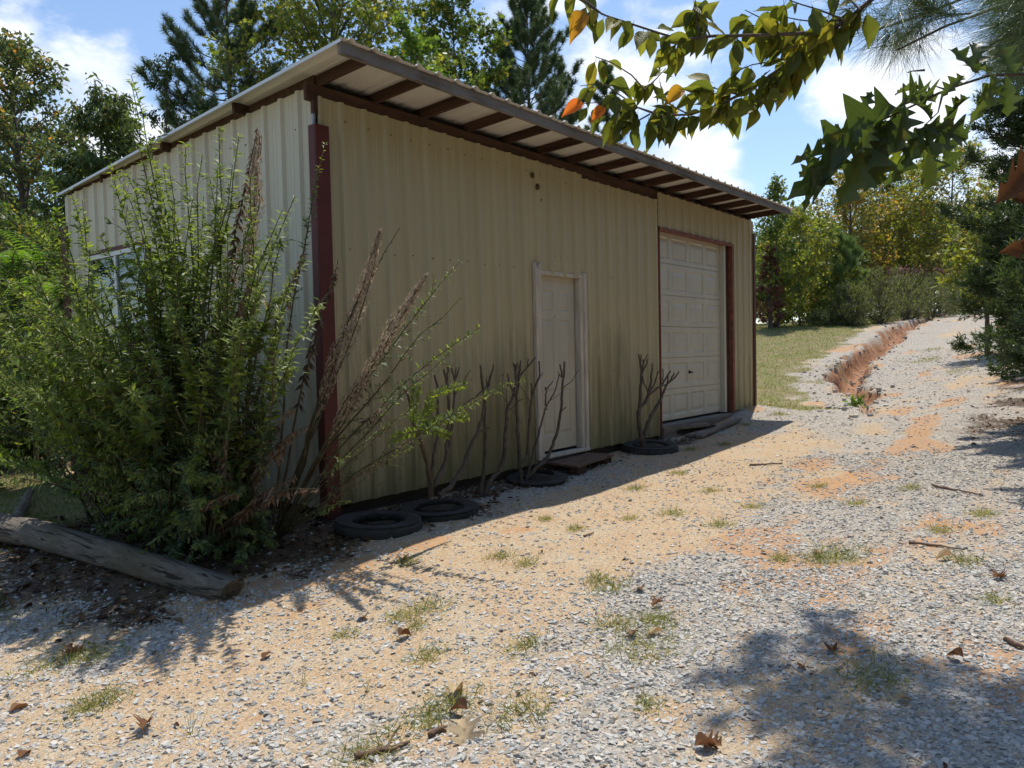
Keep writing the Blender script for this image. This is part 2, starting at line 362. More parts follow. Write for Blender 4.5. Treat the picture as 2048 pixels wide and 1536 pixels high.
# ------------------------------------------------------------------ terrain
ctrl = [(-.05, 0, .20), (2.2, 0, .20), (3.4, 0, .235), (5.7, 0, .29), (8.2, 0, .455), (9.1, 0, .52),
        (-3.89, -5.13, 0), (-6, -2, -.1), (-10, 0, -.35), (-2.3, -.52, .03), (-1.9, 1.25, .10), (-.74, 4.38, .11), (0, 7, .1), (-5, 8, -.3),
        (-1.08, -2.81, .09), (1.12, -3.45, .18), (3.05, -2.34, .15), (7.58, -2.65, .43), (6.23, -4.16, .36), (-1.28, -.5, .12),
        (0, -8, .15), (5, -8, .7), (11, -8, 1.4), (20, -8, 2.3), (9.36, -.09, .50), (12.57, -.83, .73), (13.05, .97, .82), (20.25, .09, 1.51),
        (28.81, .73, 2.42), (38.07, .51, 3.10), (21.76, 4.61, 1.98), (23.54, 4.03, 2.18), (11.95, -3.23, .86), (18.31, -1.49, 1.37),
        (30, 6, 2.5), (28, -4, 2.35), (40, 8, 3.0), (40, -8, 3.3), (60, 0, 3.1), (60, 25, 3.0), (12, 8, .9), (22, 12, 2.0), (8, 16, .6), (0, 25, .2), (-25, 10, -.6),
        (-25, -20, -.5), (0, -30, .8), (40, -30, 3.5), (90, 0, 3.2), (90, 60, 3.2), (0, 90, 1.5), (-80, 0, 0), (-80, 80, 0), (0, -90, 1), (90, -90, 3)]
ctrl = np.array(ctrl, float)
def _phi(d2): return np.sqrt(d2+1.2**2)
_d = ((ctrl[:, None, :2]-ctrl[None, :, :2])**2).sum(-1)
_A = np.vstack([np.hstack([_phi(_d), np.ones((len(ctrl), 1))]), np.hstack([np.ones((1, len(ctrl))), [[0]]])])
_w = np.linalg.solve(_A, np.concatenate([ctrl[:, 2], [0]]))
def base_h(x, y):
    x = np.asarray(x, float); y = np.asarray(y, float); r = np.full(x.shape, _w[-1])
    for (a, b, _), w in zip(ctrl, _w[:-1]): r = r + w*_phi((x-a)**2+(y-b)**2)
    return r
def hit(px, py):   # where a sight line meets the ground
    lo, hi = .5, 120.
    r = ray(px, py)
    ds = np.concatenate([np.linspace(1, 20, 400), np.linspace(20, 110, 900)])
    P = CAM[None]+ds[:, None]*r[None]
    below = P[:, 2] < base_h(P[:, 0], P[:, 1])
    i = int(np.argmax(below)) if below.any() else len(ds)-1
    return P[i]
gul = np.array([hit(*p)[:2] for p in [(1740, 830), (1728, 800), (1706, 775), (1693, 750), (1722, 722), (1757, 696), (1787, 668), (1820, 651), (1856, 637), (1905, 626)]])
gw = np.array([.10, .18, .30, .40, .36, .40, .40, .36, .30, .18]); gd = np.array([.05, .16, .28, .46, .44, .46, .44, .38, .28, .12])
def gully(x, y):
    x = np.asarray(x, float); y = np.asarray(y, float)
    best = np.full(x.shape, 1e9); W = np.zeros(x.shape); Dp = np.zeros(x.shape)
    xx = x+.30*(fbm(x*2.3, y*2.3, 4)-.5); yy = y+.55*(fbm(x*2.1+40, y*2.1, 5)-.5)
    for i in range(len(gul)-1):
        a, b = gul[i], gul[i+1]; ab = b-a; t = np.clip(((xx-a[0])*ab[0]+(yy-a[1])*ab[1])/(ab@ab), 0, 1)
        d = np.hypot(xx-a[0]-t*ab[0], yy-a[1]-t*ab[1]); k = d < best
        best = np.where(k, d, best); W = np.where(k, gw[i]+t*(gw[i+1]-gw[i]), W); Dp = np.where(k, gd[i]+t*(gd[i+1]-gd[i]), Dp)
    q = best/np.maximum(W, .05)
    return Dp*(1-sstep(.35, 1.08, q))*(.8+.45*fbm(x*5, y*5, 3)), q
def ground_h(x, y):
    g, q = gully(x, y)
    far = np.hypot(x-CAM[0], y-CAM[1])
    h = base_h(x, y) + .05*(fbm(x*.9, y*.9, 3)-.5) + .022*(fbm(x*4, y*4, 3)-.5)
    rim = np.exp(-((q-1.25)/.3)**2)*.05*(q < 3)
    return h - g + rim
def gz(x, y): return float(ground_h(np.array([x]), np.array([y]))[0])
def masks(x, y):
    g, q = gully(x, y)
    c, s = math.cos(.05), math.sin(.05)
    u = x*c+y*s; v = -x*s+y*c             # along the drive and across it
    n = fbm(u*.5, v*2.0+5, 5); n2 = fbm(x*2.1+9, y*2.1, 4)
    sandband = np.exp(-((v-(-1.75+.05*u))/.75)**2)*sstep(-4.0, -1.5, u)*(1-sstep(5, 9, u))
    n3 = fbm(x*6+3, y*6, 3)
    gravel = sstep(.32, .68, n*.50+n2*.30+n3*.24-.25*sandband-.015+.13*sstep(3.5, 9, x)+.08*sstep(-2.9, -3.8, y))
    gravel = np.maximum(gravel, sstep(.8, 1.6, u*0+(-(v)-3.0))*.75)
    gy = np.interp(x, gul[:, 0][np.argsort(gul[:, 0])], gul[:, 1][np.argsort(gul[:, 0])])
    lawn = sstep(-.2, .9, y-gy-.75+1.2*(n2-.5))*sstep(8.6, 10.2, x+1.6*(n2-.5))
    left = sstep(.46, .62, fbm(x*1.3+3, y*1.3+8, 4)+.14)*sstep(-1.9, -2.5, x)*sstep(-.5, .5, y)
    left = np.maximum(np.maximum(left, sstep(.2, -.6, x)*sstep(1.4, 2.3, y)), sstep(5.1, 6, y)*sstep(9.5, 8, x))
    sparse = sstep(.50, .68, n2)*.55*sstep(5, 9, x)
    grass = np.clip(np.maximum(np.maximum(lawn, left), sparse*sstep(.4, .6, fbm(x*.8, y*.8+50, 3))), 0, 1)
    verge = sstep(-5.0, -6.0, y-.12*x+1.3*(n2-.5))
    lit = np.maximum(sstep(-1.15, -.5, y+.8*(n2-.5))*sstep(-2.7, -1.7, x+.6*(n2-.5))*sstep(2.2, .2, x+.9*y+.4), (.35+.5*sstep(.35, .65, n2))*sstep(-2.9, -3.8, y-.02*x+1.3*(n2-.5))*sstep(5.5, 7.5, x))
    lit = np.maximum(lit, .8*verge)
    wallside = sstep(-.75, -.3, y)*(x > -.5)*(x < 6)
    lit = np.maximum(lit, wallside*.7*sstep(.4, .6, n2+.1))
    gul_m = np.where(q < 1.08, 1.0, 0.0)*(g > .015)
    clay = np.maximum(gul_m, sstep(.57, .70, fbm(x*.8+70, y*1.7, 5))*.8)
    return gravel, grass, lit, clay, gul_m

def axis(pieces):
    o = []
    for a, b, st in pieces: o.append(np.arange(a, b-1e-6, st))
    return np.concatenate(o+[[pieces[-1][1]]])
fa = axis([(-110, -20, 6), (-20, -2, .8), (-2, 1, .2), (1, 9, .05), (9, 22, .085), (22, 36, .16), (36, 60, .8), (60, 160, 6)])
la = axis([(-110, -30, 6), (-30, -9, .7), (-9, -4.5, .2), (-4.5, 4.8, .055), (4.8, 10.5, .075), (10.5, 22, .15), (22, 40, .8), (40, 140, 6)])
f2 = np.array([math.cos(YAW), math.sin(YAW)]); r2 = np.array([math.sin(YAW), -math.cos(YAW)])
FF, LL = np.meshgrid(fa, la, indexing='ij')
GX = CAM[0]+FF*f2[0]+LL*r2[0]; GY = CAM[1]+FF*f2[1]+LL*r2[1]
GZ = ground_h(GX, GY)
gm = masks(GX.ravel(), GY.ravel())
g = MB(); nf, nl = GX.shape
ii = (np.arange(nf-1)[:, None]*nl+np.arange(nl-1)[None]).ravel()
g.add(np.stack([GX, GY, GZ], -1).reshape(-1, 3), np.stack([ii, ii+1, ii+nl+1, ii+nl], -1)[:, ::-1],
      gravel=gm[0], grass=gm[1], litter=gm[2], clay=gm[3], gul=gm[4])

m, nt, N, L, b = mat('gravel_and_clay_ground')
tcg = N.new('ShaderNodeTexCoord')
def vor(scale, feat='F1', rnd=1.0):
    v = N.new('ShaderNodeTexVoronoi'); v.feature = feat; v.inputs['Scale'].default_value = scale; v.inputs['Randomness'].default_value = rnd
    L.new(tcg.outputs['Object'], v.inputs['Vector']); return v
v1 = vor(60); v2 = vor(130)
gcol = ramp(nt, v1.outputs['Color'], [(.1, (.20, .205, .20)), (.45, (.36, .36, .345)), (.75, (.50, .49, .465)), (.95, (.62, .59, .53))]).outputs[0]
sep = N.new('ShaderNodeSeparateColor'); L.new(v1.outputs['Color'], sep.inputs[0])
gcol = ramp(nt, sep.outputs[0], [(.05, (.20, .185, .16)), (.4, (.36, .34, .30)), (.7, (.46, .425, .37)), (.95, (.55, .49, .41))]).outputs[0]
sep2 = N.new('ShaderNodeSeparateColor'); L.new(v2.outputs['Color'], sep2.inputs[0])
gcol2 = ramp(nt, sep2.outputs[0], [(.05, (.22, .165, .11)), (.5, (.47, .37, .245)), (.95, (.64, .56, .44))]).outputs[0]
sn = noise_node(nt, 3.2, 6, .65); sn2 = noise_node(nt, 60, 4, .7)
sand = ramp(nt, sn.outputs['Fac'], [(.3, (.48, .26, .115)), (.48, (.52, .34, .175)), (.64, (.50, .39, .255))]).outputs[0]
sand = mixc(nt, ramp(nt, sn2.outputs['Fac'], [(.34, .15), (.62, .8)]).outputs[0], sand, gcol2)
fn = noise_node(nt, 18, 5, .7)
gf = math_(nt, 'ADD', attr(nt, 'gravel'), math_(nt, 'MULTIPLY', math_(nt, 'SUBTRACT', fn.outputs['Fac'], .5), 1.5))
gf = ramp(nt, gf, [(.40, 0.0), (.8, .85)]).outputs[0]
c = mixc(nt, gf, sand, gcol)
cl = noise_node(nt, 11, 8, .75)
clayc = ramp(nt, cl.outputs['Fac'], [(.3, (.20, .095, .05)), (.5, (.36, .185, .10)), (.7, (.50, .33, .21))]).outputs[0]
cf = math_(nt, 'ADD', attr(nt, 'clay'), math_(nt, 'MULTIPLY', math_(nt, 'SUBTRACT', fn.outputs['Fac'], .5), 1.1))
c = mixc(nt, ramp(nt, cf, [(.48, 0.0), (.80, .75)]).outputs[0], c, (.50, .265, .115))
c = mixc(nt, attr(nt, 'gul'), c, clayc)
gn = noise_node(nt, 2.2, 5, .65); gn2 = noise_node(nt, 45, 3, .7)
grc = ramp(nt, gn.outputs['Fac'], [(.36, (.27, .20, .115)), (.5, (.20, .18, .075)), (.64, (.15, .18, .045))]).outputs[0]
grc = mixc(nt, ramp(nt, gn2.outputs['Fac'], [(.4, 0.0), (.65, .5)]).outputs[0], grc, (.36, .30, .19))
grf = math_(nt, 'ADD', attr(nt, 'grass'), math_(nt, 'MULTIPLY', math_(nt, 'SUBTRACT', fn.outputs['Fac'], .5), 1.3))
c = mixc(nt, ramp(nt, grf, [(.42, 0.0), (.62, 1.0)]).outputs[0], c, grc)
ln_ = noise_node(nt, 26, 5, .75)
litc = ramp(nt, ln_.outputs['Fac'], [(.35, (.035, .022, .014)), (.55, (.11, .068, .042)), (.72, (.22, .15, .095))]).outputs[0]
lf_ = math_(nt, 'ADD', attr(nt, 'litter'), math_(nt, 'MULTIPLY', math_(nt, 'SUBTRACT', fn.outputs['Fac'], .5), 1.4))
c = mixc(nt, ramp(nt, lf_, [(.42, 0.0), (.7, .9)]).outputs[0], c, litc)
L.new(c, b.inputs['Base Color']); b.inputs['Roughness'].default_value = .92; b.inputs['Specular IOR Level'].default_value = .2
ht = math_(nt, 'ADD', math_(nt, 'MULTIPLY', math_(nt, 'SUBTRACT', 1.0, v1.outputs['Distance']), gf), math_(nt, 'MULTIPLY', v2.outputs['Distance'], -.5))
ht = math_(nt, 'ADD', ht, math_(nt, 'MULTIPLY', sn2.outputs['Fac'], .6))
bump(nt, b, ht, .75, .012)
M['ground'] = m
go = g.build('ground', M['ground'], smooth=True); tag(go, kind='structure')

# ------------------------------------------------------------------ gravel stones near the camera (uncountable)
def in_building(x, y): return (x > -.05) & (x < 9.15) & (y > -.02) & (y < 5.1)
def stones(n, d0, d1, s0, s1, seed, thr):
    r = np.random.default_rng(seed)
    d = np.sqrt(r.uniform(d0**2, d1**2, n)); l = r.uniform(-.78, .78, n)*d
    x = CAM[0]+d*f2[0]+l*r2[0]; y = CAM[1]+d*f2[1]+l*r2[1]
    k = masks(x, y); keep = (.27+.73*k[0] > r.random(n)*thr) & (k[1] < .55) & (k[4] < .5) & (r.random(n) > k[2]*.8) & ~in_building(x, y)
    x, y, d = x[keep], y[keep], d[keep]; n = len(x)
    sz = s0+(s1-s0)*r.random(n)**3.2
    base = np.array([(a, b_, c_) for c_ in (-1, 1) for b_ in (-1, 1) for a in (-1, 1)], float)
    V = base[None]*(1+.85*(r.random((n, 8, 3))-.5))
    V[:, 4:, :2] *= r.uniform(.45, .95, (n, 1, 1))
    sc = np.stack([r.uniform(.7, 1.3, n), r.uniform(.55, 1.0, n), r.uniform(.22, .5, n)], -1)*sz[:, None]*.5
    V = V*sc[:, None]
    a = r.uniform(0, 6.28, n); t = r.normal(0, .35, n)
    ca, sa, ct, st_ = np.cos(a), np.sin(a), np.cos(t), np.sin(t)
    X = V[..., 0]*ct[:, None]+V[..., 2]*st_[:, None]; Z = -V[..., 0]*st_[:, None]+V[..., 2]*ct[:, None]; Y = V[..., 1]
    V = np.stack([X*ca[:, None]-Y*sa[:, None], X*sa[:, None]+Y*ca[:, None], Z], -1)
    V += np.stack([x, y, ground_h(x, y)+sz*.02], -1)[:, None]
    fb = np.array([(0, 2, 3, 1), (4, 5, 7, 6), (0, 1, 5, 4), (2, 6, 7, 3), (0, 4, 6, 2), (1, 3, 7, 5)])
    F = (np.arange(n)[:, None, None]*8+fb[None]).reshape(-1, 4)
    return V.reshape(-1, 3), F, np.repeat(r.random(n), 6)
gv = MB()
gv.add(*stones(150000, 1.9, 4.7, .0045, .032, 1, 1.3))
gv.add(*stones(125000, 4.5, 9, .0075, .036, 2, 1.45))
gv.add(*stones(60000, 8.8, 20, .013, .05, 3, 1.6))
m, nt, N, L, b = mat('crushed_stone')
sc_ = ramp(nt, attr(nt, 'rnd'), [(0, (.17, .17, .165)), (.2, (.33, .33, .318)), (.55, (.48, .475, .45)), (.8, (.60, .57, .515)), (.92, (.56, .45, .32)), (1, (.42, .27, .15))]).outputs[0]
no = noise_node(nt, 90, 4, .7); sc_ = mixc(nt, math_(nt, 'MULTIPLY', no.outputs['Fac'], .5), sc_, (.46, .42, .35))
L.new(sc_, b.inputs['Base Color']); b.inputs['Roughness'].default_value = .85; b.inputs['Specular IOR Level'].default_value = .25
bump(nt, b, no.outputs['Fac'], .4, .003); M['stone'] = m
tag(gv.build('gravel', M['stone']), 'grey crushed stone spread over the clay drive', 'gravel', kind='stuff')
# ------------------------------------------------------------------ the shed
shed = empty('metal_shed', (0, 0, .2), 'long tan ribbed-metal shed with red corner trim, open rafter eave and white doors', 'shed')
RIB = .2440
def corr(mb, o, du, dn, u0, u1, z0, z1, phase=0.0, h=.027, ends=True):
    """ribbed sheet: u along the wall, dn outward"""
    o = np.array(o, float); du = np.array(du, float); dn = np.array(dn, float)
    pts = [(u0, 0.0)]
    k = math.floor((u0-phase)/RIB)-1
    while phase+k*RIB < u1+RIB:
        c = phase+k*RIB
        for a, b_ in ((-.036, 0), (-.016, h), (.016, h), (.036, 0), (.088, 0), (.094, .0035), (.104, .0035), (.110, 0), (.136, 0), (.142, .0035), (.152, .0035), (.158, 0)):
            if u0+1e-4 < c+a < u1-1e-4: pts.append((c+a, b_))
        k += 1
    pts.append((u1, 0.0)); pts.sort()
    P = np.array([o+du*u+dn*v for u, v in pts])
    zz = [(z0, z0), (z1, z1)]
    n = len(P); A = P.copy(); A[:, 2] = z0; B = P.copy()
    B[:, 2] = z1 if np.isscalar(z1) else np.interp([p[0] for p in pts], [u0, u1], z1)
    mb.add(np.vstack([A, B]), [(i, i+1, n+i+1, n+i) for i in range(n-1)])
def screw_rows(mb, o, du, dn, u0, u1, zs, phase=0.0):
    o = np.array(o, float); du = np.array(du, float); dn = np.array(dn, float)
    k = math.ceil((u0-phase)/RIB)
    while phase+k*RIB < u1:
        for z in zs:
            p = o+du*(phase+k*RIB+.055+random.uniform(-.012, .012))+dn*.004; p[2] = z+random.uniform(-.015, .015)
            s = .0055
            mb.box(p-s*du-np.array([0, 0, s])-dn*.003, p+s*du+np.array([0, 0, s])+dn*.005, mi=1)
        k += 1

ZB, ZT = .305, 3.645
XD0, XD1 = 2.81, 3.83          # entry door opening with its casings
XG0, XG1 = 5.72, 8.18          # garage opening
fw = MB(); X, Yn = (1, 0, 0), (0, -1, 0)
corr(fw, (0, 0, 0), X, Yn, .0, XD0+.02, ZB, ZT, .235)
corr(fw, (0, 0, 0), X, Yn, XD0+.02, XD1-.02, 2.42, ZT, .235)
corr(fw, (0, 0, 0), X, Yn, XD1-.02, XG0-.045, (.345), 3.605, .235)
corr(fw, (0, -.008, 0), X, Yn, XG0-.05, 9.09, 3.235, 3.71, .11)
corr(fw, (0, -.004, 0), X, Yn, XG1+.0, 9.09, .50, 3.235, .11)
# folded edge of the first sheet
fw.quads([[(0, 0, ZB), (0, 0, ZT), (.0, -.022, ZT), (.0, -.022, ZB)], [(0, -.022, ZB), (0, -.022, ZT), (.03, -.022, ZT), (.03, -.022, ZB)], [(.03, -.022, ZB), (.03, -.022, ZT), (.045, -.001, ZT), (.045, -.001, ZB)]])
for zs, a, b_ in ((( .42, 1.30, 2.45, 3.50), .02, 2.75), ((2.62, 3.5), 2.85, 3.8), ((.45, 1.3, 2.45, 3.5), 3.9, 5.6), ((3.55,), 5.75, 9.0)):
    screw_rows(fw, (0, 0, 0), X, Yn, a, b_, zs, .235)
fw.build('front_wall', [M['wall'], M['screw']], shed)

sw = MB(); Yp, Xn = (0, 1, 0), (-1, 0, 0)
SL = -.038; SR = -.047                                   # roof falls gently to the back
WY0, WY1, WZ0, WZ1 = 2.95, 4.40, .93, 2.77   # window opening
top = lambda y: 3.745+SL*y
corr(sw, (0, 0, 0), Yp, Xn, .03, WY0, .285, (top(.03), top(WY0)), .24)
corr(sw, (0, 0, 0), Yp, Xn, WY0, WY1, WZ1, (top(WY0), top(WY1)), .24)
corr(sw, (0, 0, 0), Yp, Xn, WY0, WY1, .285, WZ0, .24)
corr(sw, (0, 0, 0), Yp, Xn, WY1, 5.0, .285, (top(WY1), top(5.0)), .24)
sw.quads([[(0, .03, .285), (0, .03, top(0)), (-.024, .03, top(0)), (-.024, .03, .285)], [(-.024, .03, .285), (-.024, .03, top(0)), (-.024, .055, top(0)), (-.024, .055, .285)]])
screw_rows(sw, (0, 0, 0), Yp, Xn, .1, 4.9, (3.45,), .24)
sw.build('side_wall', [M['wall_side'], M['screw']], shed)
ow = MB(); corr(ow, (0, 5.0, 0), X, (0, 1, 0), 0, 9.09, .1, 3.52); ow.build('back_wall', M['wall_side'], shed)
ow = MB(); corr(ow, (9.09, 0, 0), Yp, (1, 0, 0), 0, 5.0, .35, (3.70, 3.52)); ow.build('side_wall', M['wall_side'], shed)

# inner lining floor, skirt boards and slab
sk = MB(); sk.box((.03, .03, -.15), (2.86, .07, .36)); sk.box((3.80, .03, -.1), (5.68, .07, .39)); sk.box((.03, .07, -.2), (.07, 4.96, .33)); sk.build('skirt_board', M['skirt'], shed)
sl_ = MB(); sl_.box((5.70, .02, .05), (8.95, 4.8, .475)); sl_.box((.12, .10, -.2), (5.69, 4.8, .30)); sl_.build('floor_slab', M['concrete'], shed)
gb = MB(); gb.box((5.70, -.045, .22), (8.05, .015, .45)); gb.build('sill_board', M['grayboard'], shed)

# roof sheet, with ribs running front to back
RX0, RX1, RY0, RY1 = -.25, 9.29, -.64, 5.08
rx = lambda x, y: x+(.19*(y-RY0)/(RY1-RY0) if x < 0 else .16*(y-RY0)/(RY1-RY0)*max(0, 1-x/3))
zr = lambda x, y: 3.862+SR*(y+.6)
rf = MB(); pts = []
x = RX0; pts.append((x, 0.0)); k = 0
while True:
    c = RX0+.10+k*.2286
    if c > RX1-.05: break
    pts += [(c-.038, 0), (c-.014, .024), (c+.014, .024), (c+.038, 0), (c+.105, 0), (c+.112, .004), (c+.124, .004), (c+.131, 0)]; k += 1
pts.append((RX1, 0)); n = len(pts)
V = [(x, RY0, zr(x, RY0)+h) for x, h in pts]+[(rx(x, RY1), RY1, zr(x, RY1)+h) for x, h in pts]
V2 = [(x, y, z-.0025) for x, y, z in V]
rf.add(V, [(i, n+i, n+i+1, i+1) for i in range(n-1)]); rf.add(V2, [(i, i+1, n+i+1, n+i) for i in range(n-1)])
rf.quads([[V[i], V[i+1], V2[i+1], V2[i]] for i in range(n-1)])
# rolled edge along the gable side
rf.box((RX0-.012, RY0, zr(0, RY0)-.03), (RX0-.002, RY0+.004, zr(0, RY0)+.004))
rf.quads([[(RX0, RY0, zr(0, RY0)), (rx(RX0, RY1), RY1, zr(0, RY1)), (rx(RX0, RY1)-.012, RY1, zr(0, RY1)-.035), (RX0-.012, RY0, zr(0, RY0)-.035)]])
rf.build('roof', M['roof'], shed)

def skew_box(mb, x0, x1, y0, y1, zlo, zhi):   # box whose z follows the roof pitch
    P = []
    for z in (zlo, zhi):
        for y in (y0, y1):
            for x in (x0, x1): P.append((x, y, zr(0, y)+z))
    mb.add(P, [(0, 2, 3, 1), (4, 5, 7, 6), (0, 1, 5, 4), (2, 6, 7, 3), (0, 4, 6, 2), (1, 3, 7, 5)])
def bevel(o, w=.004):
    md = o.modifiers.new('bevel', 'BEVEL'); md.width = w; md.segments = 1; md.limit_method = 'ANGLE'
fb = MB(); fb.box((-.235, -.605, 3.763), (4.70, -.567, 3.853)); o = fb.build('fascia_board', M['fascia'], shed); bevel(o)
fb = MB(); fb.box((4.704, -.604, 3.768), (9.24, -.566, 3.855)); o = fb.build('fascia_board', M['fascia'], shed); bevel(o)
nr = 16
for i in range(nr):
    r = MB(); xr = .035+i*(8.93-.0)/(nr-1)
    skew_box(r, xr-.019+random.uniform(-.015, .015), xr+.019, -.566, 1.2, -.095, -.004)
    o = r.build('rafter', M['rafter'], shed); bevel(o, .003)
# the plate behind the top of the wall sheets
pb = MB(); pb.box((-.10, .004, 3.60), (9.05, .042, 3.742)); o = pb.build('wall_plate', M['beam'], shed); bevel(o)
pb = MB(); pb.box((.02, .046, 3.60), (9.03, .10, 3.78)); pb.build('wall_plate', M['dark'], shed)  # near-black strip paints the shade seen between plate and roof
# purlin ends under the gable edge of the roof
for y in (1.0, 2.40, 3.90):
    p = MB(); p.box((rx(-.19, y), y-.019, zr(0, y)-.092), (.7, y+.019, zr(0, y)-.004)); o = p.build('purlin', M['rafter'], shed)
p = MB(); skew_box(p, .006, .045, .05, 4.95, -.15, -.005); p.build('gable_rake_board', M['beam'], shed)
# post behind the corner
p = MB(); p.box((-.045, -.012, 3.5), (-.004, .024, 3.64)); p.build('corner_block', M['rafter'], shed)
p = MB(); p.tube([(-.028, .01, .1), (-.028, .01, 3.5)], .017, 10); p.build('corner_pipe', M['metalgrey'], shed, True)

# red corner trims
def ltrim(name, x0, x1, y0, y1, z0, z1):
    t = MB(); th = .012
    t.box((x0, y0, z0), (x1, y0+th, z1)); t.box((x0, y0+th, z0), (x0+th, y1, z1))
    t.quads([[(x0+.002, y0+.002, z1-.002), (x1, y0+.002, z1-.002), (x1, y0+.03, z1-.002), (x0+.002, y0+.03, z1-.002)]])
    o = t.build(name, M['red'], shed); bevel(o, .004)
ltrim('corner_trim', -.072, .066, -.062, .035, .225, 3.405)
t = MB(); t.box((9.035, -.035, .49), (9.115, -.022, 3.50)); t.box((9.105, -.022, .49), (9.115, .2, 3.50)); t.build('corner_trim', M['red'], shed)
t = MB(); t.box((-.045, 4.88, .2), (-.03, 5.06, 3.20)); t.box((-.03, 5.045, .2), (.1, 5.06, 3.20)); t.build('corner_trim', M['red'], shed)

# ---- panelled door faces
def relief(mb, xs, zs, y, cells, groove=.010, inset=.028, raise_=.003):
    """flat sheet in the plane y with recessed-and-raised panels in the given cells (x0,x1,z0,z1)"""
    X_ = sorted(set(round(v, 4) for v in list(xs)+[c for q in cells for c in q[:2]])); Z_ = sorted(set(round(v, 4) for v in list(zs)+[c for q in cells for c in q[2:]]))
    inside = lambda a, b_: any(q[0]-1e-4 <= a <= q[1]+1e-4 and q[2]-1e-4 <= b_ <= q[3]+1e-4 for q in cells)
    for i in range(len(X_)-1):
        for j in range(len(Z_)-1):
            if not inside((X_[i]+X_[i+1])/2, (Z_[j]+Z_[j+1])/2):
                mb.quads([[(X_[i], y, Z_[j]), (X_[i+1], y, Z_[j]), (X_[i+1], y, Z_[j+1]), (X_[i], y, Z_[j+1])]])
    for x0, x1, z0, z1 in cells:
        ring = lambda d, yy: [(x0+d, yy, z0+d), (x1-d, yy, z0+d), (x1-d, yy, z1-d), (x0+d, yy, z1-d)]
        R = [ring(0, y), ring(inset*.35, y+groove), ring(inset*.75, y+groove), ring(inset*1.7, y+raise_)]
        for a, b_ in zip(R[:-1], R[1:]):
            for k in range(4): mb.quads([[a[k], a[(k+1) % 4], b_[(k+1) % 4], b_[k]]])
        mb.quads([R[-1]])

# entry door: slab, casings, threshold
dx0, dx1, dz0, dz1 = 2.925, 3.685, .415, 2.405
d = MB(); w = dx1-dx0
cells = []
for a, b_ in ((.10, .345), (.415, .66)):
    for z0, z1 in ((.17, .70), (.80, 1.50), (1.60, 1.83)): cells.append((dx0+w*a/.76, dx0+w*b_/.76, dz0+z0, dz0+z1))
relief(d, (dx0, dx1), (dz0, dz1), .060, cells, .011, .03)
d.quads([[(dx1, .06, dz0), (dx1, .10, dz0), (dx1, .10, dz1), (dx1, .06, dz1)]])
door = d.build('entry_door', M['door'], shed)
h = MB(); h.box((dx0+.36, .048, dz0+1.52), (dx0+.385, .0598, dz0+1.545)); h.build('peephole', M['trimwhite'], door)
fr = MB()
fr.box((3.715, -.012, .385), (3.775, .10, 2.405)); fr.box((3.775, -.034, .37), (3.835, .02, 2.475))   # right jamb, casing
fr.box((2.905, -.012, 2.408), (3.776, .10, 2.455))                                                   # head
fr.box((2.868, -.045, .36), (2.912, .09, 2.47)); fr.box((2.80, -.050, .345), (2.862, -.002, 2.475))   # left jamb, casing
o = fr.build('door_frame', M['trimwhite'], shed); bevel(o, .004)
sp = MB()   # the split top of the left casing, two pointed slivers
for a, b_, tip in ((2.80, 2.835, 2.80), (2.835, 2.90, 2.90)):
    y0, y1 = -.050, -.004
    V = [(a, y0, 2.474), (b_, y0, 2.474), (b_, y1, 2.474), (a, y1, 2.474), (tip, y0, 2.535), (tip, y1, 2.535)]
    sp.add(V, [(0, 1, 2, 3)]); sp.add(V, [(0, 1, 4), (2, 3, 5)]); sp.add(V, [(1, 2, 5, 4), (3, 0, 4, 5)])
sp.build('split_casing', M['trimwhite'], shed)
dk = MB(); dk.box((2.87, .085, .38), (3.80, .13, 2.44)); dk.build('door_shadow_gap', M['dark'], shed)  # near-black backing paints the shade around the door slab
th = MB(); th.box((2.87, -.07, .352), (3.80, .055, .385)); o = th.build('threshold', M['trimwhite'], shed); bevel(o)

# garage door: six sections of four pressed panels
gx0, gx1, gz0, gz1 = 5.66, 7.93, .512, 3.23
gd_ = MB(); cw = (gx1-gx0)/4; chh = (gz1-gz0)/6
for j in range(6):
    z0 = gz0+j*chh+.004; z1 = gz0+(j+1)*chh-.004
    cells = [(gx0+i*cw+.045, gx0+(i+1)*cw-.045, z0+.065, z1-.075) for i in range(4)]
    relief(gd_, (gx0, gx1), (z0, z1), .10, cells, .013, .045, .004)
    gd_.quads([[(gx0, .10, z1), (gx1, .10, z1), (gx1, .115, z1+.004), (gx0, .115, z1+.004)], [(gx0, .10, z0), (gx0, .115, z0-.004), (gx1, .115, z0-.004), (gx1, .10, z0)]])
gdo = gd_.build('garage_door', M['gdoor'], shed)
gk = MB(); gk.box((gx0, .116, gz0-.03), (gx1, .15, gz1)); gk.build('seal', M['dark'], gdo)
hd = MB(); hc = (gx0+2*cw+.0, .10, gz0+1.5*chh)
hd.tube([(hc[0], .10, hc[2]), (hc[0], .062, hc[2])], .014, 10); hd.tube([(hc[0]-.008, .064, hc[2]+.003), (hc[0]+.055, .060, hc[2]-.012)], .008, 8); hd.tube([(hc[0], .0995, hc[2]), (hc[0], .093, hc[2])], .028, 12)
hd.build('handle', plain('black_handle', (.03, .028, .025), .4, metal=.5), gdo)
jb = MB(); jb.box((7.935, .03, .50), (8.005, .12, 3.20)); jb.build('garage_jamb', M['gdoor'], shed)
jb = MB(); jb.box((8.01, .035, .49), (8.125, .12, 3.21)); jb.build('garage_jamb', M['rafter'], shed)
gt = MB()
gt.box((XG0-.052, -.030, .34), (XG0-.036, .06, 3.235)); gt.box((XG0-.052, -.034, 3.19), (8.20, -.012, 3.24)); gt.box((XG0-.036, -.012, 3.21), (8.13, .095, 3.24))
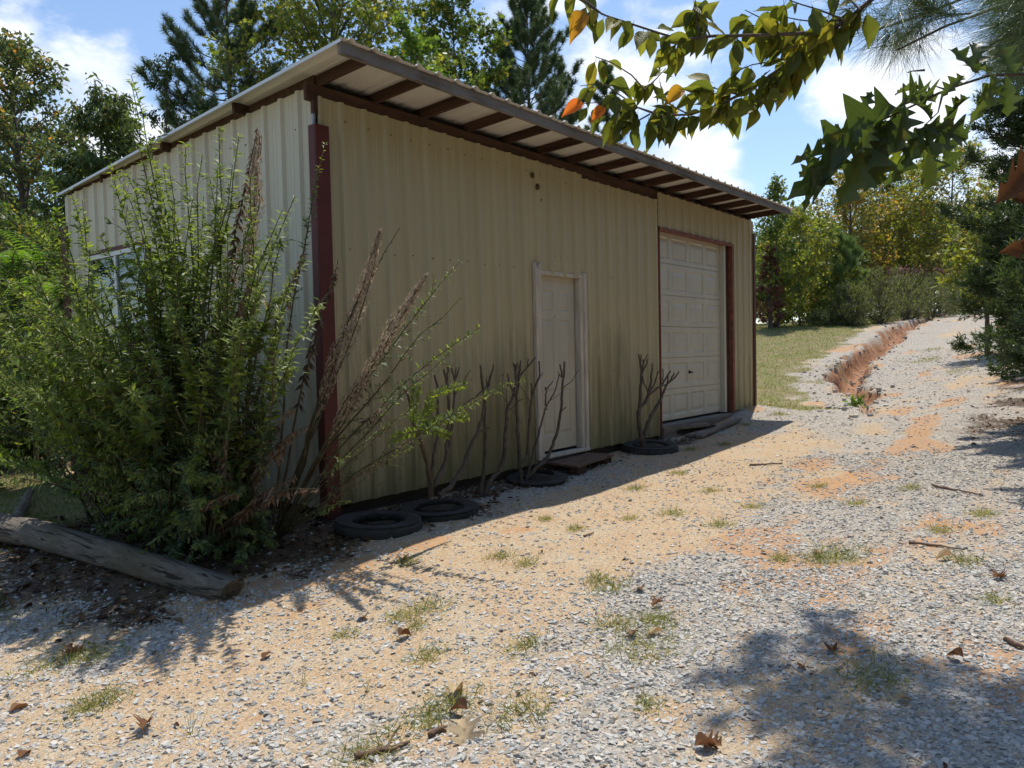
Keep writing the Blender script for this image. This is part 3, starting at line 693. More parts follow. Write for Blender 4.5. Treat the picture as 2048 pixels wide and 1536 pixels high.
gt.box((8.13, -.034, .49), (8.20, -.006, 3.188)); gt.box((8.127, -.006, .49), (8.14, .12, 3.188))
o = gt.build('garage_trim', M['rust'], shed)

# window in the side wall
wf = MB()
def wbar(y0, y1, z0, z1, x0=-.030, x1=.03): wf.box((x0, y0, z0), (x1, y1, z1))
wbar(WY0, WY0+.05, WZ0, WZ1); wbar(WY1-.05, WY1, WZ0, WZ1); wbar(WY0+.05, WY1-.05, WZ0, WZ0+.05); wbar(WY0+.05, WY1-.05, WZ1-.05, WZ1)
wbar(3.655, 3.705, WZ0+.05, WZ1-.05, -.022, .028); wbar(WY0+.05, 3.655, 1.955, 2.01, -.024, .026); wbar(3.705, WY1-.05, 1.955, 2.01, -.024, .026)
win = wf.build('window', M['winframe'], shed)
pn = MB()
for y0, y1 in ((WY0+.05, 3.655), (3.705, WY1-.05)):
    for z0, z1 in ((WZ0+.05, 1.955), (2.01, WZ1-.05)): pn.box((-.002, y0, z0), (.003, y1, z1))
pn.build('pane', M['glass'], win)
wt = MB(); wt.box((-.034, WY0-.03, WZ1+.002), (-.002, WY1+.03, WZ1+.045)); wt.build('window_trim', M['red'], shed)
wt = MB(); wt.box((-.03, WY0-.07, WZ0), (-.004, WY0-.003, WZ1)); wt.build('window_trim', M['beam'], shed)

# mud-dauber nests and a web of cobweb threads under the eave
mud = plain('mud_nest', (.09, .06, .03), .95, .4, 60)
for px_, py_, s, lab in ((1065, 351, .026, 'larger upper brown mud wasp nest on the shed wall under the eave'), (1075, 374, .032, 'largest and lower brown mud wasp nest on the shed wall under the eave'), (1083, 400, .010, 'tiny dark mud wasp nest below the two large ones on the shed wall')):
    nb = MB(); p = onY(px_, py_, -.018); ring = []
    for k, (rr, zz) in enumerate(((.2, 1.3), (.8, .8), (1, 0), (.85, -.7), (.2, -1.2))):
        th_ = np.linspace(0, 6.283, 9)[:-1]; ring.append(np.stack([p[0]+s*rr*np.cos(th_), p[1]+s*.7*rr*np.sin(th_), np.full(8, p[2]+s*zz)], -1))
    V = np.concatenate(ring); nb.add(V, [(a*8+b_, a*8+(b_+1) % 8, (a+1)*8+(b_+1) % 8, (a+1)*8+b_) for a in range(4) for b_ in range(8)])
    tag(nb.build('wasp_nest', mud, None, True, loc=tuple(p)), lab, 'wasp nest', 'mud wasp nests under the eave')

# ------------------------------------------------------------------ leaves
def unit(v): return v/(np.linalg.norm(v, axis=-1, keepdims=True)+1e-9)
T_DIAM = (np.array([(0, 0, 0), (.42, .5, .10), (1, 0, -.08), (.42, -.5, .10)]), np.array([(0, 3, 2), (0, 2, 1)]))
T_LEAF = (np.array([(0, 0, 0), (.30, .46, .07), (.30, -.46, .07), (.35, 0, 0), (.70, .36, .03), (.70, -.36, .03), (.72, 0, -.05), (1, 0, -.16)]),
          np.array([(0, 3, 1), (0, 2, 3), (3, 6, 4), (3, 4, 1), (3, 2, 5), (3, 5, 6), (6, 7, 4), (6, 5, 7)]))
T_LANCE = (np.array([(0, 0, 0), (.45, .5, .05), (.5, 0, -.02), (.45, -.5, .05), (1, 0, -.14)]), np.array([(0, 2, 1), (0, 3, 2), (1, 2, 4), (2, 3, 4)]))
T_STAR = (np.array([(0, 0, 0), (.15, .42, .02), (.38, .18, 0), (.62, .5, -.04), (.66, .14, 0), (1, 0, -.10), (.66, -.14, 0), (.62, -.5, -.04), (.38, -.18, 0), (.15, -.42, .02)]),
          np.array([(0, 2, 1), (0, 8, 2), (0, 9, 8), (2, 4, 3), (2, 6, 4), (2, 8, 6), (8, 7, 6), (4, 6, 5)]))
T_TRI = (np.array([(0, .5, 0), (0, -.5, 0), (1, 0, 0)]), np.array([(0, 1, 2)]))
def grid_leaf(outline, nv=13, curl=.12, fold=.22, wave=.03):
    """leaf blade from a half-outline [(v, half-width)], with two columns a side, folded and drooping"""
    vs_ = np.array([p[0] for p in outline]); ws = np.array([p[1] for p in outline]); V = []; U = []; W = []
    for v, w in zip(vs_, ws):
        for s in (-1, -.5, 0, .5, 1):
            y = s*w; z = abs(y)*fold - curl*v*v + wave*math.sin(v*14+s*2)*abs(s)
            V.append((v, y, z)); U.append(s); W.append(v)
    F = []
    for i in range(len(vs_)-1):
        for j in range(4): F.append((i*5+j, i*5+j+1, i*5+j+6, i*5+j+5))
    return np.array(V), np.array(F), np.array(U), np.array(W)
def put_leaves(mb, P, Dr, Nr, length, width, T, rnd, mi=0, extra=None):
    """one leaf per row: at P, pointing along Dr, face towards Nr"""
    P = np.asarray(P, float); n = len(P)
    if n == 0: return
    X = unit(np.asarray(Dr, float)); Y = unit(np.cross(np.asarray(Nr, float), X)); Z = np.cross(X, Y)
    tv, tf = T[0], T[1]
    le = np.broadcast_to(length, (n,)).astype(float)[:, None, None]; wi = np.broadcast_to(width, (n,)).astype(float)[:, None, None]
    V = P[:, None]+tv[None, :, 0:1]*le*X[:, None]+tv[None, :, 1:2]*wi*Y[:, None]+tv[None, :, 2:3]*le*Z[:, None]
    F = (np.arange(n)[:, None, None]*len(tv)+tf[None]).reshape(-1, tf.shape[1])
    pa = {}
    if len(T) > 2: pa = dict(lu=np.tile(T[2], n), lv=np.tile(T[3], n))
    mb.add(V.reshape(-1, 3), F, rnd=np.repeat(np.broadcast_to(rnd, (n,)), len(tf)), mi=mi, **pa)
def rvec(r, n): return unit(r.normal(0, 1, (n, 3)))
def curve(a, b, sag=0.0, n=8, up=None, wob=0.0, r=None):
    """arched path a to b; sag lifts the middle"""
    a = np.asarray(a, float); b = np.asarray(b, float); t = np.linspace(0, 1, n)[:, None]
    P = a+(b-a)*t; s = np.linalg.norm(b-a)
    P = P + np.array([0, 0, 1.0])*sag*s*4*t*(1-t)
    if wob and r is not None:
        w = r.normal(0, wob*s, (n, 3)); w[0] = 0; w = np.cumsum(w, 0)*.4; P = P+w-w[-1]*t
    return P
def along(P, u):
    """points and tangents at fractions u of a polyline"""
    P = np.asarray(P); L_ = np.concatenate([[0], np.cumsum(np.linalg.norm(np.diff(P, axis=0), axis=1))]); L_ = L_/L_[-1]
    q = np.stack([np.interp(u, L_, P[:, k]) for k in range(3)], -1)
    e = .01; q2 = np.stack([np.interp(np.clip(np.asarray(u)+e, 0, 1), L_, P[:, k]) for k in range(3)], -1); q1 = np.stack([np.interp(np.clip(np.asarray(u)-e, 0, 1), L_, P[:, k]) for k in range(3)], -1)
    return q, unit(q2-q1)

# ------------------------------------------------------------------ trees
def skeleton(r, base, H, z0, z1, Rad, n_limb, prof, lift, droop, trunk_r, lean=(0, 0), twigs=8, twig_len=.35, wood_mb=None):
    """trunk, limbs and twigs; returns the twig paths that carry the leaves"""
    base = np.asarray(base, float)
    tt = np.linspace(0, 1, 9); tr = base+np.stack([lean[0]*tt**1.5+.012*H*np.sin(tt*7+r.uniform(0, 6))*tt, lean[1]*tt**1.5+.012*H*np.cos(tt*6+r.uniform(0, 6))*tt, -.3*(tt == 0)+tt*H*.97], -1)
    wood_mb.tube(tr, trunk_r*(1-tt*.93), 8)
    tw = []
    for i in range(n_limb):
        t = (i+r.uniform(.1, .9))/n_limb; z = z0+(z1-z0)*t; R = Rad*prof(t)*r.uniform(.7, 1.12)
        az = i*2.399+r.uniform(-.5, .5)
        zs = max(.15*H*0+z-lift*R, .06*H); zs = min(zs, H*.95)
        o, _ = along(tr, [zs/H]); o = o[0]
        tip = np.array([o[0]+R*math.cos(az), o[1]+R*math.sin(az), base[2]+z-droop*R])
        P = curve(o, tip, .10+.06*r.random(), 7, wob=.05, r=r); P[-1] = tip
        wood_mb.tube(P, np.linspace(max(.012, trunk_r*.30*(1-.6*t)), .006, 7), 5, cap=False)
        tw.append((P, .45))
        for k in range(twigs):
            u = r.uniform(.28, .98); q, tg = along(P, [u]); dr = unit(tg[0]*.7+rvec(r, 1)[0]*.9+np.array([0, 0, .25-droop]))
            e = q[0]+dr*Rad*twig_len*r.uniform(.6, 1.2)*(1.15-.5*u)
            Q = curve(q[0], e, .08-droop*.3, 5, wob=.06, r=r)
            wood_mb.tube(Q, np.linspace(.010, .003, 5), 4, cap=False); tw.append((Q, 0.0))
    return tr, tw
def leaf_cloud(mb, r, tw, n, size, mat_rnd, spread, T=T_DIAM, hang=.2, width=.62, up=.5):
    """n leaves along the twigs"""
    w = np.array([np.linalg.norm(P[-1]-P[0])*(1-u0)+.03 for P, u0 in tw]); cnt = r.multinomial(n, w/w.sum())
    Ps = []; Ts = []; rr = []
    for (P, u0), c in zip(tw, cnt):
        if c == 0: continue
        u = u0+(1-u0)*r.random(c)**.8
        q, t = along(P, u); Ps.append(q); Ts.append(t); rr.append(np.full(c, r.normal(0, .12)))
    P = np.concatenate(Ps); Tg = np.concatenate(Ts); n = len(P)
    off = rvec(r, n)*spread*r.random((n, 1))**.6; P = P+off
    Dr = unit(Tg*.5+rvec(r, n)*.8+np.array([0, 0, -hang])); Nr = unit(rvec(r, n)*.8+np.array([0, 0, up]))
    rn = np.clip(mat_rnd(r, n)+np.concatenate(rr), 0, 1)
    s = size*r.uniform(.65, 1.25, n)
    put_leaves(mb, P, Dr, Nr, s, s*width, T, rn)
P_round = lambda t: max(.18, math.sin(math.pi*(.12+.85*t))**.7)
P_cone = lambda t: max(.12, 1.0-.9*t)
P_vase = lambda t: .45+.55*math.sin(math.pi*min(1, t*.9+.08))
RN = lambda lo=0., hi=1.: (lambda r, n: lo+(hi-lo)*r.beta(2, 2, n))
def broadleaf(name, label, base, H, z0, Rad, seed, leafm, n, size, cat='tree', n_limb=26, prof=P_round, lift=.5, droop=0.0, trunk_r=.12, twigs=8, spread=.16,
              T=T_DIAM, hang=.2, width=.62, rnd=RN(), lean=(0, 0), group=None, bark_='bark', twig_len=.35, up=.5):
    r = np.random.default_rng(seed); base = np.asarray(base, float)
    e = empty(name, tuple(base), label, cat, group)
    wb = MB(); _, tw = skeleton(r, base, H, z0, H*.99, Rad, n_limb, prof, lift, droop, trunk_r, lean, twigs, twig_len, wood_mb=wb)
    wb.build('trunk', M[bark_], e, True)
    lb = MB(); leaf_cloud(lb, r, tw, n, size, rnd, spread, T, hang, width, up); lb.build('crown', M[leafm], e)
    return e
def tufts(mb, r, P, Dr, m, L_, w, spread=.9, rlo=0., rhi=1.):
    """m needles around every tuft"""
    n = len(P); P = np.repeat(P, m, 0); Dr = np.repeat(unit(Dr), m, 0)
    d = unit(Dr*r.uniform(.25, 1.3, (n*m, 1))+rvec(r, n*m)*spread)
    ln = L_*r.uniform(.7, 1.15, n*m)
    P = P - Dr*r.uniform(0, L_*.55, (n*m, 1))
    put_leaves(mb, P, d, rvec(r, n*m), ln, w, T_TRI, np.clip(np.repeat(r.uniform(rlo, rhi, n), m)+r.normal(0, .1, n*m), 0, 1))
def pine(name, label, base, H, z0, Rad, seed, n_limb=44, m=34, L_=.17, w=.010, trunk_r=.14, prof=P_cone, ndl='ndl', sub=5, lift=.35, lean=(0, 0), group=None):
    r = np.random.default_rng(seed); base = np.asarray(base, float); e = empty(name, tuple(base), label, 'pine tree', group)
    tt = np.linspace(0, 1, 8); tr = base+np.stack([lean[0]*tt, lean[1]*tt, tt*H-.3*(tt == 0)], -1)
    wb = MB(); wb.tube(tr, trunk_r*(1-.92*tt), 8); TP = []; TD = []
    for i in range(n_limb):
        t = (i+r.random())/n_limb; z = z0+(H-z0)*t; R = Rad*prof(t)*r.uniform(.65, 1.15); az = (i//4)*1.1+(i % 4)*1.571+r.uniform(-.45, .45)
        o, _ = along(tr, [z/H]); o = o[0]; dr = np.array([math.cos(az), math.sin(az), 0])
        tip = o+dr*R+np.array([0, 0, R*lift*(.4+1.1*t)])
        P = curve(o, tip, -.12, 7, wob=.04, r=r); P[-1] = tip
        wb.tube(P, np.linspace(max(.010, trunk_r*.28*(1-.75*t)), .006, 7), 5, cap=False)
        q, tg = along(P, np.linspace(.45, 1, 5)); TP.append(q); TD.append(tg)
        for k in range(sub):
            u = r.uniform(.3, .95); q, tg = along(P, [u]); s = r.choice([-1, 1])
            d2 = unit(tg[0]*.8+s*np.cross(tg[0], [0, 0, 1])*r.uniform(.4, 1)+np.array([0, 0, r.uniform(0, .7)]))
            E_ = q[0]+d2*R*.38*r.uniform(.5, 1.2)*(1.25-u); Q = curve(q[0], E_, -.08, 5)
            wb.tube(Q, np.linspace(.008, .004, 5), 4, cap=False)
            q, tg = along(Q, np.linspace(.35, 1, max(3, int(np.linalg.norm(E_-Q[0])/.13)))); TP.append(q); TD.append(tg)
    q, tg = along(tr, [.97, .99, 1.0]); TP.append(q); TD.append(tg)
    wb.build('trunk', M['barkpine'], e, True)
    lb = MB(); TD_ = np.concatenate(TD)+np.array([0, 0, .45]); tufts(lb, r, np.concatenate(TP), TD_, m, L_, w)
    lb.build('crown', M[ndl], e); return e
def juniper(name, label, base, H, z0, Rad, seed, n_limb=90, sprays=26, m=9, L_=.05, w=.016, mat_='cedar', prof=None, trunk_r=.10, cat='juniper tree', group=None, lift=.25, holes=None):
    r = np.random.default_rng(seed); base = np.asarray(base, float); e = empty(name, tuple(base), label, cat, group)
    tt = np.linspace(0, 1, 8); tr = base+np.stack([0*tt, 0*tt, tt*H-.3*(tt == 0)], -1); wb = MB(); wb.tube(tr, trunk_r*(1-.93*tt), 7)
    prof = prof or (lambda t: max(.15, (1-t)**.75)); SP = []; SD = []; sr = []
    for i in range(n_limb):
        t = (i+r.random())/n_limb; z = z0+(H-z0)*t; R = Rad*prof(t)*r.uniform(.6, 1.15); az = i*2.399+r.uniform(-.4, .4)
        o, _ = along(tr, [z/H]); o = o[0]; tip = o+np.array([R*math.cos(az), R*math.sin(az), lift*R*r.uniform(.2, 1.6)])
        P = curve(o, tip, -.06, 6, wob=.04, r=r); wb.tube(P, np.linspace(.018*(1-.6*t)+.004, .004, 6), 4, cap=False)
        u = np.clip(.22+.78*r.random(sprays)**.75, 0, 1); q, tg = along(P, u)
        d = unit(tg+rvec(r, sprays)*.75+np.array([0, 0, .25])); ln = R*.26*(1.3-u)*r.uniform(.5, 1.3, sprays)+.05
        for k in range(3):
            f = (k+1)/3; SP.append(q+d*(ln*f)[:, None]); SD.append(d); sr.append(np.full(sprays, r.random()*.5+.25))
    wb.build('trunk', M['bark'], e, True)
    P = np.concatenate(SP); Dd = np.concatenate(SD); rr = np.concatenate(sr); n = len(P)
    P = np.repeat(P, m, 0); Dd = np.repeat(Dd, m, 0); rr = np.repeat(rr, m)
    P = P+rvec(r, n*m)*.055*r.random((n*m, 1)); Dd = unit(Dd+rvec(r, n*m)*.75)
    lb = MB(); put_leaves(lb, P, Dd, rvec(r, n*m), L_*r.uniform(.6, 1.4, n*m), w, T_TRI, np.clip(rr+r.normal(0, .14, n*m), 0, 1))
    lb.build('crown', M[mat_], e); return e
def gdp(px, py, d):      # stands on the ground below that sight line at that depth
    p = D(px, py, d); return np.array([p[0], p[1], gz(p[0], p[1])])
def hgt(base, px, py, d): return D(px, py, d)[2]-base[2]

# ------------------------------------------------------------------ tyres, log, boards, step
def tyre(label, c, Ro, Ri, h, tilt=(0, 0), soil=.5):
    z = gz(c[0], c[1]); e = empty('old_tyre', (c[0], c[1], z), label, 'tyre', 'old tyres used as planters along the shed wall')
    prof = [(Ri, .10), (Ri-.012, .0+.02*0), (Ri+.012, -.02+h*.98), (Ri+.03, h*1.0), (Ri+.055, h*1.035), (Ri+.10, h*1.05), (Ri+.125, h*1.035), (Ri+.130, h*1.02), (Ri+.15, h*1.02), (Ro-.035, h*.98), (Ro-.012, h*.90), (Ro-.004, h*.80), (Ro, h*.66), (Ro, h*.34), (Ro-.006, h*.16), (Ro-.04, h*.02), (Ri+.06, -.03)]
    ns = 72; V = []
    for k in range(ns):
        a = 2*math.pi*k/ns
        for j, (r, zz) in enumerate(prof):
            rr = r
            if 10 <= j <= 14: rr = r-(.007 if (k+j) % 3 == 0 else 0)      # tread blocks
            x, y = rr*math.cos(a), rr*math.sin(a); V.append((c[0]+x, c[1]+y, z-.025+zz+tilt[0]*x+tilt[1]*y))
    n = len(prof); F = [(k*n+j, ((k+1) % ns)*n+j, ((k+1) % ns)*n+j+1, k*n+j+1) for k in range(ns) for j in range(n-1)]
    t = MB(); t.add(V, F); t.build('casing', M['tyre'], e, True)
    s = MB(); rr_ = np.linspace(0, Ri+.04, 6); th = np.linspace(0, 6.2832, 25)[:-1]; V = []
    for r in rr_:
        for a in th:
            x, y = r*math.cos(a), r*math.sin(a); V.append((c[0]+x, c[1]+y, z+h*soil*(1-.25*(r/Ri)**2)+.012*math.sin(9*x+c[0])*math.cos(11*y)+tilt[0]*x+tilt[1]*y))
    s.add(V, [(a*24+b_, a*24+(b_+1) % 24, (a+1)*24+(b_+1) % 24, (a+1)*24+b_) for a in range(5) for b_ in range(24)])
    s.build('soil', M['soil'], e, True); return e
tyre('empty black tyre nearest the red corner post', (.045, -.545), .345, .185, .10, (-.02, .03), .25)
tyre('black tyre around the pruned shrub with yellow-green sprigs', (.70, -.56), .33, .19, .085, (.02, 0), .6)
tyre('half-buried black tyre around the pruned shrub beside the door step', (2.42, -.30), .30, .18, .06, (.06, .05), .9)
tyre('black tyre around the bare shrub beside the garage door', (4.82, -.30), .37, .21, .10, (.04, .06), .75)

lp = np.array([(-1.44, -.93), (-1.52, -.4), (-1.60, .4), (-1.68, 1.3), (-1.80, 2.2), (-1.92, 3.1), (-2.02, 3.7)])
lg = MB(); ns = 20; V = []
rl = np.random.default_rng(5)
for k, (x, y) in enumerate(np.stack([np.interp(np.linspace(0, 6, 25), range(7), lp[:, i]) for i in (0, 1)], -1)):
    t = k/24; R = .078+.034*min(1, t*1.6); cz_ = gz(x, y)+R*.80+.05*t
    for j in range(ns):
        a = 6.2832*j/ns; rr = R*(1+.05*math.sin(3*a+k*.35)+.035*math.sin(7*a+1.3)-.10*(j == 6 and k > 8)-.07*(j in (4,) and k > 4))
        V.append((x+rr*math.cos(a), y+rr*.06*math.cos(a)+.0*t, cz_+rr*math.sin(a)))
V = np.array(V); V[:ns, 1] += -.10*np.sin(np.linspace(0, 6.2832, ns+1)[:-1])*.5
lg.add(V, [(k*ns+j, k*ns+(j+1) % ns, (k+1)*ns+(j+1) % ns, (k+1)*ns+j) for k in range(24) for j in range(ns)])
lg.add(np.vstack([V[:ns], V[:ns].mean(0)+np.array([0, .03, 0])]), [((j+1) % ns, j, ns) for j in range(ns)])
tag(lg.build('fallen_log', M['log'], None, True), 'thick weathered grey log lying below the willowy bush', 'log')
br = MB(); a_, b_ = D(30, 1018, 6.6), D(62, 980, 8.0)
P = curve((a_[0], a_[1], gz(a_[0], a_[1])+.05), (b_[0], b_[1], gz(b_[0], b_[1])+.10), .01, 8, wob=.01, r=rl); br.tube(P, np.linspace(.055, .035, 8), 9)
tag(br.build('fallen_branch', M['log'], None, True), 'short pale branch lying behind the far end of the thick log', 'branch')

# boards stacked in front of the garage door
def board(label, a, b_, w, th, z0, z1=None, m='grayboard', name='loose_board', roll=0.0):
    a = np.array(a, float); b_ = np.array(b_, float); d = unit(b_-a); nrm = np.array([-d[1], d[0]]); z1 = z0 if z1 is None else z1; V = []
    for (p, z) in ((a, z0), (b_, z1)):
        for s, t in ((-1, 0), (1, 0), (1, 1), (-1, 1)): q = p+nrm*s*w/2; V.append((q[0], q[1], z+t*th+s*roll))
    mb = MB(); mb.add(V, [(0, 1, 2, 3), (7, 6, 5, 4), (0, 4, 5, 1), (1, 5, 6, 2), (2, 6, 7, 3), (3, 7, 4, 0)])
    o = mb.build(name, M[m]); bevel(o, .005); return tag(o, label, 'board', 'loose boards on the ground by the garage door')
def on(p): return gz(p[0], p[1])
p1, p2 = onZ(1352, 863, .36)[:2], onZ(1418, 848, .44)[:2]
board('short thick grey board topmost of the pile by the garage door', p1+np.array([.02, .05]), p2+np.array([.05, .05]), .13, .05, on(p1)+.095, on(p2)+.085)
board('dark board under the short thick one in the pile', p1+np.array([.0, .06]), p2+np.array([.35, .10]), .14, .05, on(p1)+.035, on(p2)+.03, 'skirt')
p1, p2 = onZ(1376, 868, .35)[:2], onZ(1432, 850, .42)[:2]
board('grey board lying between the pile and the longest board', p1, p2, .11, .045, on(p1)+.02, on(p2)+.02)
p1, p2 = onZ(1398, 872, .33)[:2], onZ(1478, 838, .42)[:2]
board('longest grey board, outermost on the ground before the garage door', p1, p2, .10, .04, on(p1)+.02, on(p2)+.025)

e = empty('door_step', (3.25, -.28, gz(3.25, -.28)), 'low rusty brown plywood step in front of the white entry door', 'step')
sb = MB(); zz = gz(3.2, -.3); q = [(2.86, -.52), (3.80, -.40), (3.78, -.03), (2.93, -.02)]
V = [(x, y, zz+.07+dz+.012*(x-3)) for dz in (0, .022) for x, y in q]
sb.add(V, [(0, 3, 2, 1), (4, 5, 6, 7), (0, 1, 5, 4), (1, 2, 6, 5), (2, 3, 7, 6), (3, 0, 4, 7)])
sb.build('tread', wood('weathered_plywood', (.10, .055, .035), (.25, .165, .115), (.4, 1.5, 2), knots=False), e)
for x, y in ((2.98, -.44), (3.66, -.34), (3.02, -.10), (3.68, -.08)):
    s = MB(); s.box((x-.09, y-.05, zz-.05), (x+.09, y+.05, zz+.067)); s.build('support_block', M['rafter'], e)

# ------------------------------------------------------------------ pruned shrubs against the wall
def zc(pts, s, o): return [(o[0]+x/s, o[1]+y/s) for x, y in pts]
def shrub(label, base_px, Y0, stems, s, o, r0=.020, seed=1):
    r = np.random.default_rng(seed); bx = onY(*zc([base_px], s, o)[0], Y0); e = empty('pruned_shrub', (bx[0], bx[1], gz(bx[0], bx[1])), label, 'shrub', 'hard-pruned shrubs along the shed wall')
    for k, (pts, ra, rb, dy) in enumerate(stems):
        q = zc(pts, s, o); n = len(q)
        P = np.array([onY(x, y, Y0+dy[0]+(dy[1]-dy[0])*i/(n-1)) for i, (x, y) in enumerate(q)])
        if P[0][2] < gz(P[0][0], P[0][1])+.12: P[0][2] = min(P[0][2], gz(P[0][0], P[0][1])-.02)
        u = np.linspace(0, 1, 4*n); Q, _ = along(P, u); Q = Q+r.normal(0, .0025, Q.shape); Q[0] = P[0]; Q[-1] = P[-1]
        rad = np.linspace(ra, rb, len(Q))*(1+.12*r.random(len(Q))); mb = MB(); mb.tube(Q, rad, 7); mb.build('stem', M['barkstem'], e, True)
        for _ in range(2 if ra > .012 else 0):     # stubs where twigs were cut
            i = r.integers(len(Q)//3, len(Q)-1)
    return e
sA, oA = 4.266, (800, 640)
shrub('pruned shrub carrying bright yellow-green sprigs, in the second tyre', (266, 1480), -.56, [
    ([(268, 1510), (262, 1360), (235, 1230), (190, 1080), (150, 980), (118, 880), (98, 760), (70, 640), (30, 590)], .026, .008, (0, -.10)),
    ([(262, 1400), (290, 1150), (320, 980), (325, 800), (320, 560), (292, 470)], .017, .008, (0, .1)),
    ([(285, 1420), (350, 1300), (395, 1200), (410, 1000), (418, 700), (400, 540), (370, 420)], .022, .008, (0, .05)),
    ([(400, 540), (408, 400)], .008, .006, (.05, .06)),
    ([(395, 1200), (440, 950), (460, 700), (470, 520), (435, 395)], .013, .007, (.03, .12)),
    ([(470, 520), (480, 405)], .007, .005, (.1, .1)), ([(472, 510), (508, 405)], .007, .005, (.1, .12)), ([(465, 640), (540, 530), (600, 425)], .006, .003, (.1, .1)),
    ([(330, 1500), (430, 1420), (530, 1270), (600, 1080), (660, 950), (700, 830), (735, 650), (760, 560), (798, 380)], .023, .007, (0, .15)),
    ([(718, 640), (695, 500), (685, 385)], .010, .008, (.12, .13)), ([(660, 960), (720, 935), (770, 915)], .008, .005, (.1, 0)),
    ([(735, 570), (640, 660), (540, 720)], .009, .005, (.12, .1)), ([(748, 600), (735, 500)], .008, .006, (.14, .14))], sA, oA, seed=1)
shrub('pruned bare two-stemmed shrub between the second tyre and the door', (705, 1490), -.34, [
    ([(690, 1510), (700, 1400), (722, 1250), (728, 1000), (725, 750), (712, 600), (690, 430)], .021, .009, (0, .05)),
    ([(715, 1490), (760, 1380), (840, 1300), (885, 1180), (900, 1000), (915, 750), (970, 650), (990, 550), (985, 380)], .024, .011, (0, -.02)),
    ([(988, 440), (966, 368)], .011, .008, (-.02, 0)), ([(988, 440), (1004, 360)], .010, .007, (-.02, -.04)), ([(985, 560), (1012, 450), (1030, 345)], .010, .006, (-.02, 0)),
    ([(916, 740), (904, 620), (922, 545)], .005, .003, (0, 0)), ([(965, 610), (930, 540), (918, 455)], .010, .007, (0, .05)), ([(880, 640), (872, 520), (890, 425)], .004, .002, (0, 0)),
    ([(728, 640), (770, 470)], .010, .006, (.05, .06)), ([(915, 700), (860, 635)], .004, .002, (0, 0)), ([(910, 780), (960, 745)], .005, .003, (0, -.04))], sA, oA, seed=2)
shrub('pruned bare shrub spreading across the white entry door', (1045, 1385), -.30, [
    ([(1042, 1410), (1020, 1250), (1012, 1050), (1000, 850), (995, 650), (1012, 490), (1090, 400), (1155, 320)], .024, .007, (0, .1)),
    ([(1085, 405), (1095, 330)], .007, .005, (.08, .08)), ([(1012, 560), (1025, 450), (1028, 350)], .011, .006, (.05, .05)),
    ([(1030, 1260), (1090, 1150), (1100, 950), (1115, 700), (1150, 580), (1195, 470), (1185, 350)], .017, .008, (0, -.03)),
    ([(1122, 640), (1121, 540)], .008, .007, (0, 0)), ([(1190, 490), (1222, 448)], .005, .003, (0, 0)), ([(1110, 705), (1055, 600), (1020, 560)], .005, .003, (0, .03)),
    ([(1065, 1360), (1130, 1150), (1190, 950), (1240, 740), (1320, 620), (1357, 470)], .015, .005, (0, -.05)),
    ([(1240, 730), (1250, 590), (1305, 520)], .009, .006, (-.04, -.04)), ([(1245, 590), (1240, 575)], .009, .007, (-.04, -.04)), ([(1228, 770), (1262, 758)], .006, .004, (-.04, -.06)), ([(1260, 700), (1365, 630)], .004, .002, (-.04, -.06)),
    ([(1055, 1375), (1150, 1270), (1240, 1200), (1300, 1080), (1350, 920), (1375, 750), (1385, 560), (1400, 460), (1402, 355)], .021, .010, (0, -.10)),
    ([(1385, 490), (1365, 380)], .010, .008, (-.08, -.08)), ([(1388, 580), (1470, 520), (1525, 420)], .006, .003, (-.08, -.1)), ([(1378, 775), (1418, 740)], .007, .005, (-.06, -.1)), ([(1378, 490), (1343, 442)], .006, .004, (-.06, -.06)),
    ([(1000, 700), (945, 760), (1045, 885)], .003, .002, (.05, -.03)), ([(1012, 690), (1050, 672)], .005, .004, (.05, 0))], sA, oA, seed=3)
sD, oD = 6.4, (1240, 680)
shrub('pruned bare shrub growing from the tyre beside the garage door', (305, 1310), -.30, [
    ([(312, 1330), (262, 1200), (237, 1050), (235, 930), (253, 840), (265, 650), (275, 420), (262, 300), (238, 185)], .034, .010, (0, .03)),
    ([(272, 480), (292, 400), (300, 245)], .013, .009, (.02, 0)), ([(266, 270), (274, 182)], .010, .007, (.02, .02)), ([(296, 390), (340, 310), (358, 240)], .010, .008, (.0, -.02)), ([(300, 300), (356, 188)], .008, .006, (0, 0)),
    ([(248, 850), (310, 810), (360, 720), (368, 680), (395, 560), (410, 300)], .026, .009, (.02, -.05)), ([(368, 690), (440, 560), (495, 400)], .012, .008, (-.03, -.05)), ([(365, 690), (310, 560), (283, 450)], .011, .007, (-.03, .02)),
    ([(370, 705), (460, 630), (530, 580), (600, 470), (646, 395)], .014, .009, (-.03, -.08)), ([(552, 560), (550, 365)], .009, .007, (-.06, -.06)),
    ([(302, 1250), (350, 1070), (420, 930), (520, 760), (575, 620), (605, 560), (690, 490), (752, 408)], .026, .009, (0, -.05)),
    ([(608, 555), (612, 430)], .012, .009, (-.04, -.04)), ([(640, 530), (695, 425)], .010, .010, (-.04, -.04)), ([(605, 560), (500, 605), (400, 690)], .010, .008, (-.04, -.02)), ([(300, 1290), (210, 1255)], .010, .006, (0, -.02))], sD, oD, seed=4)

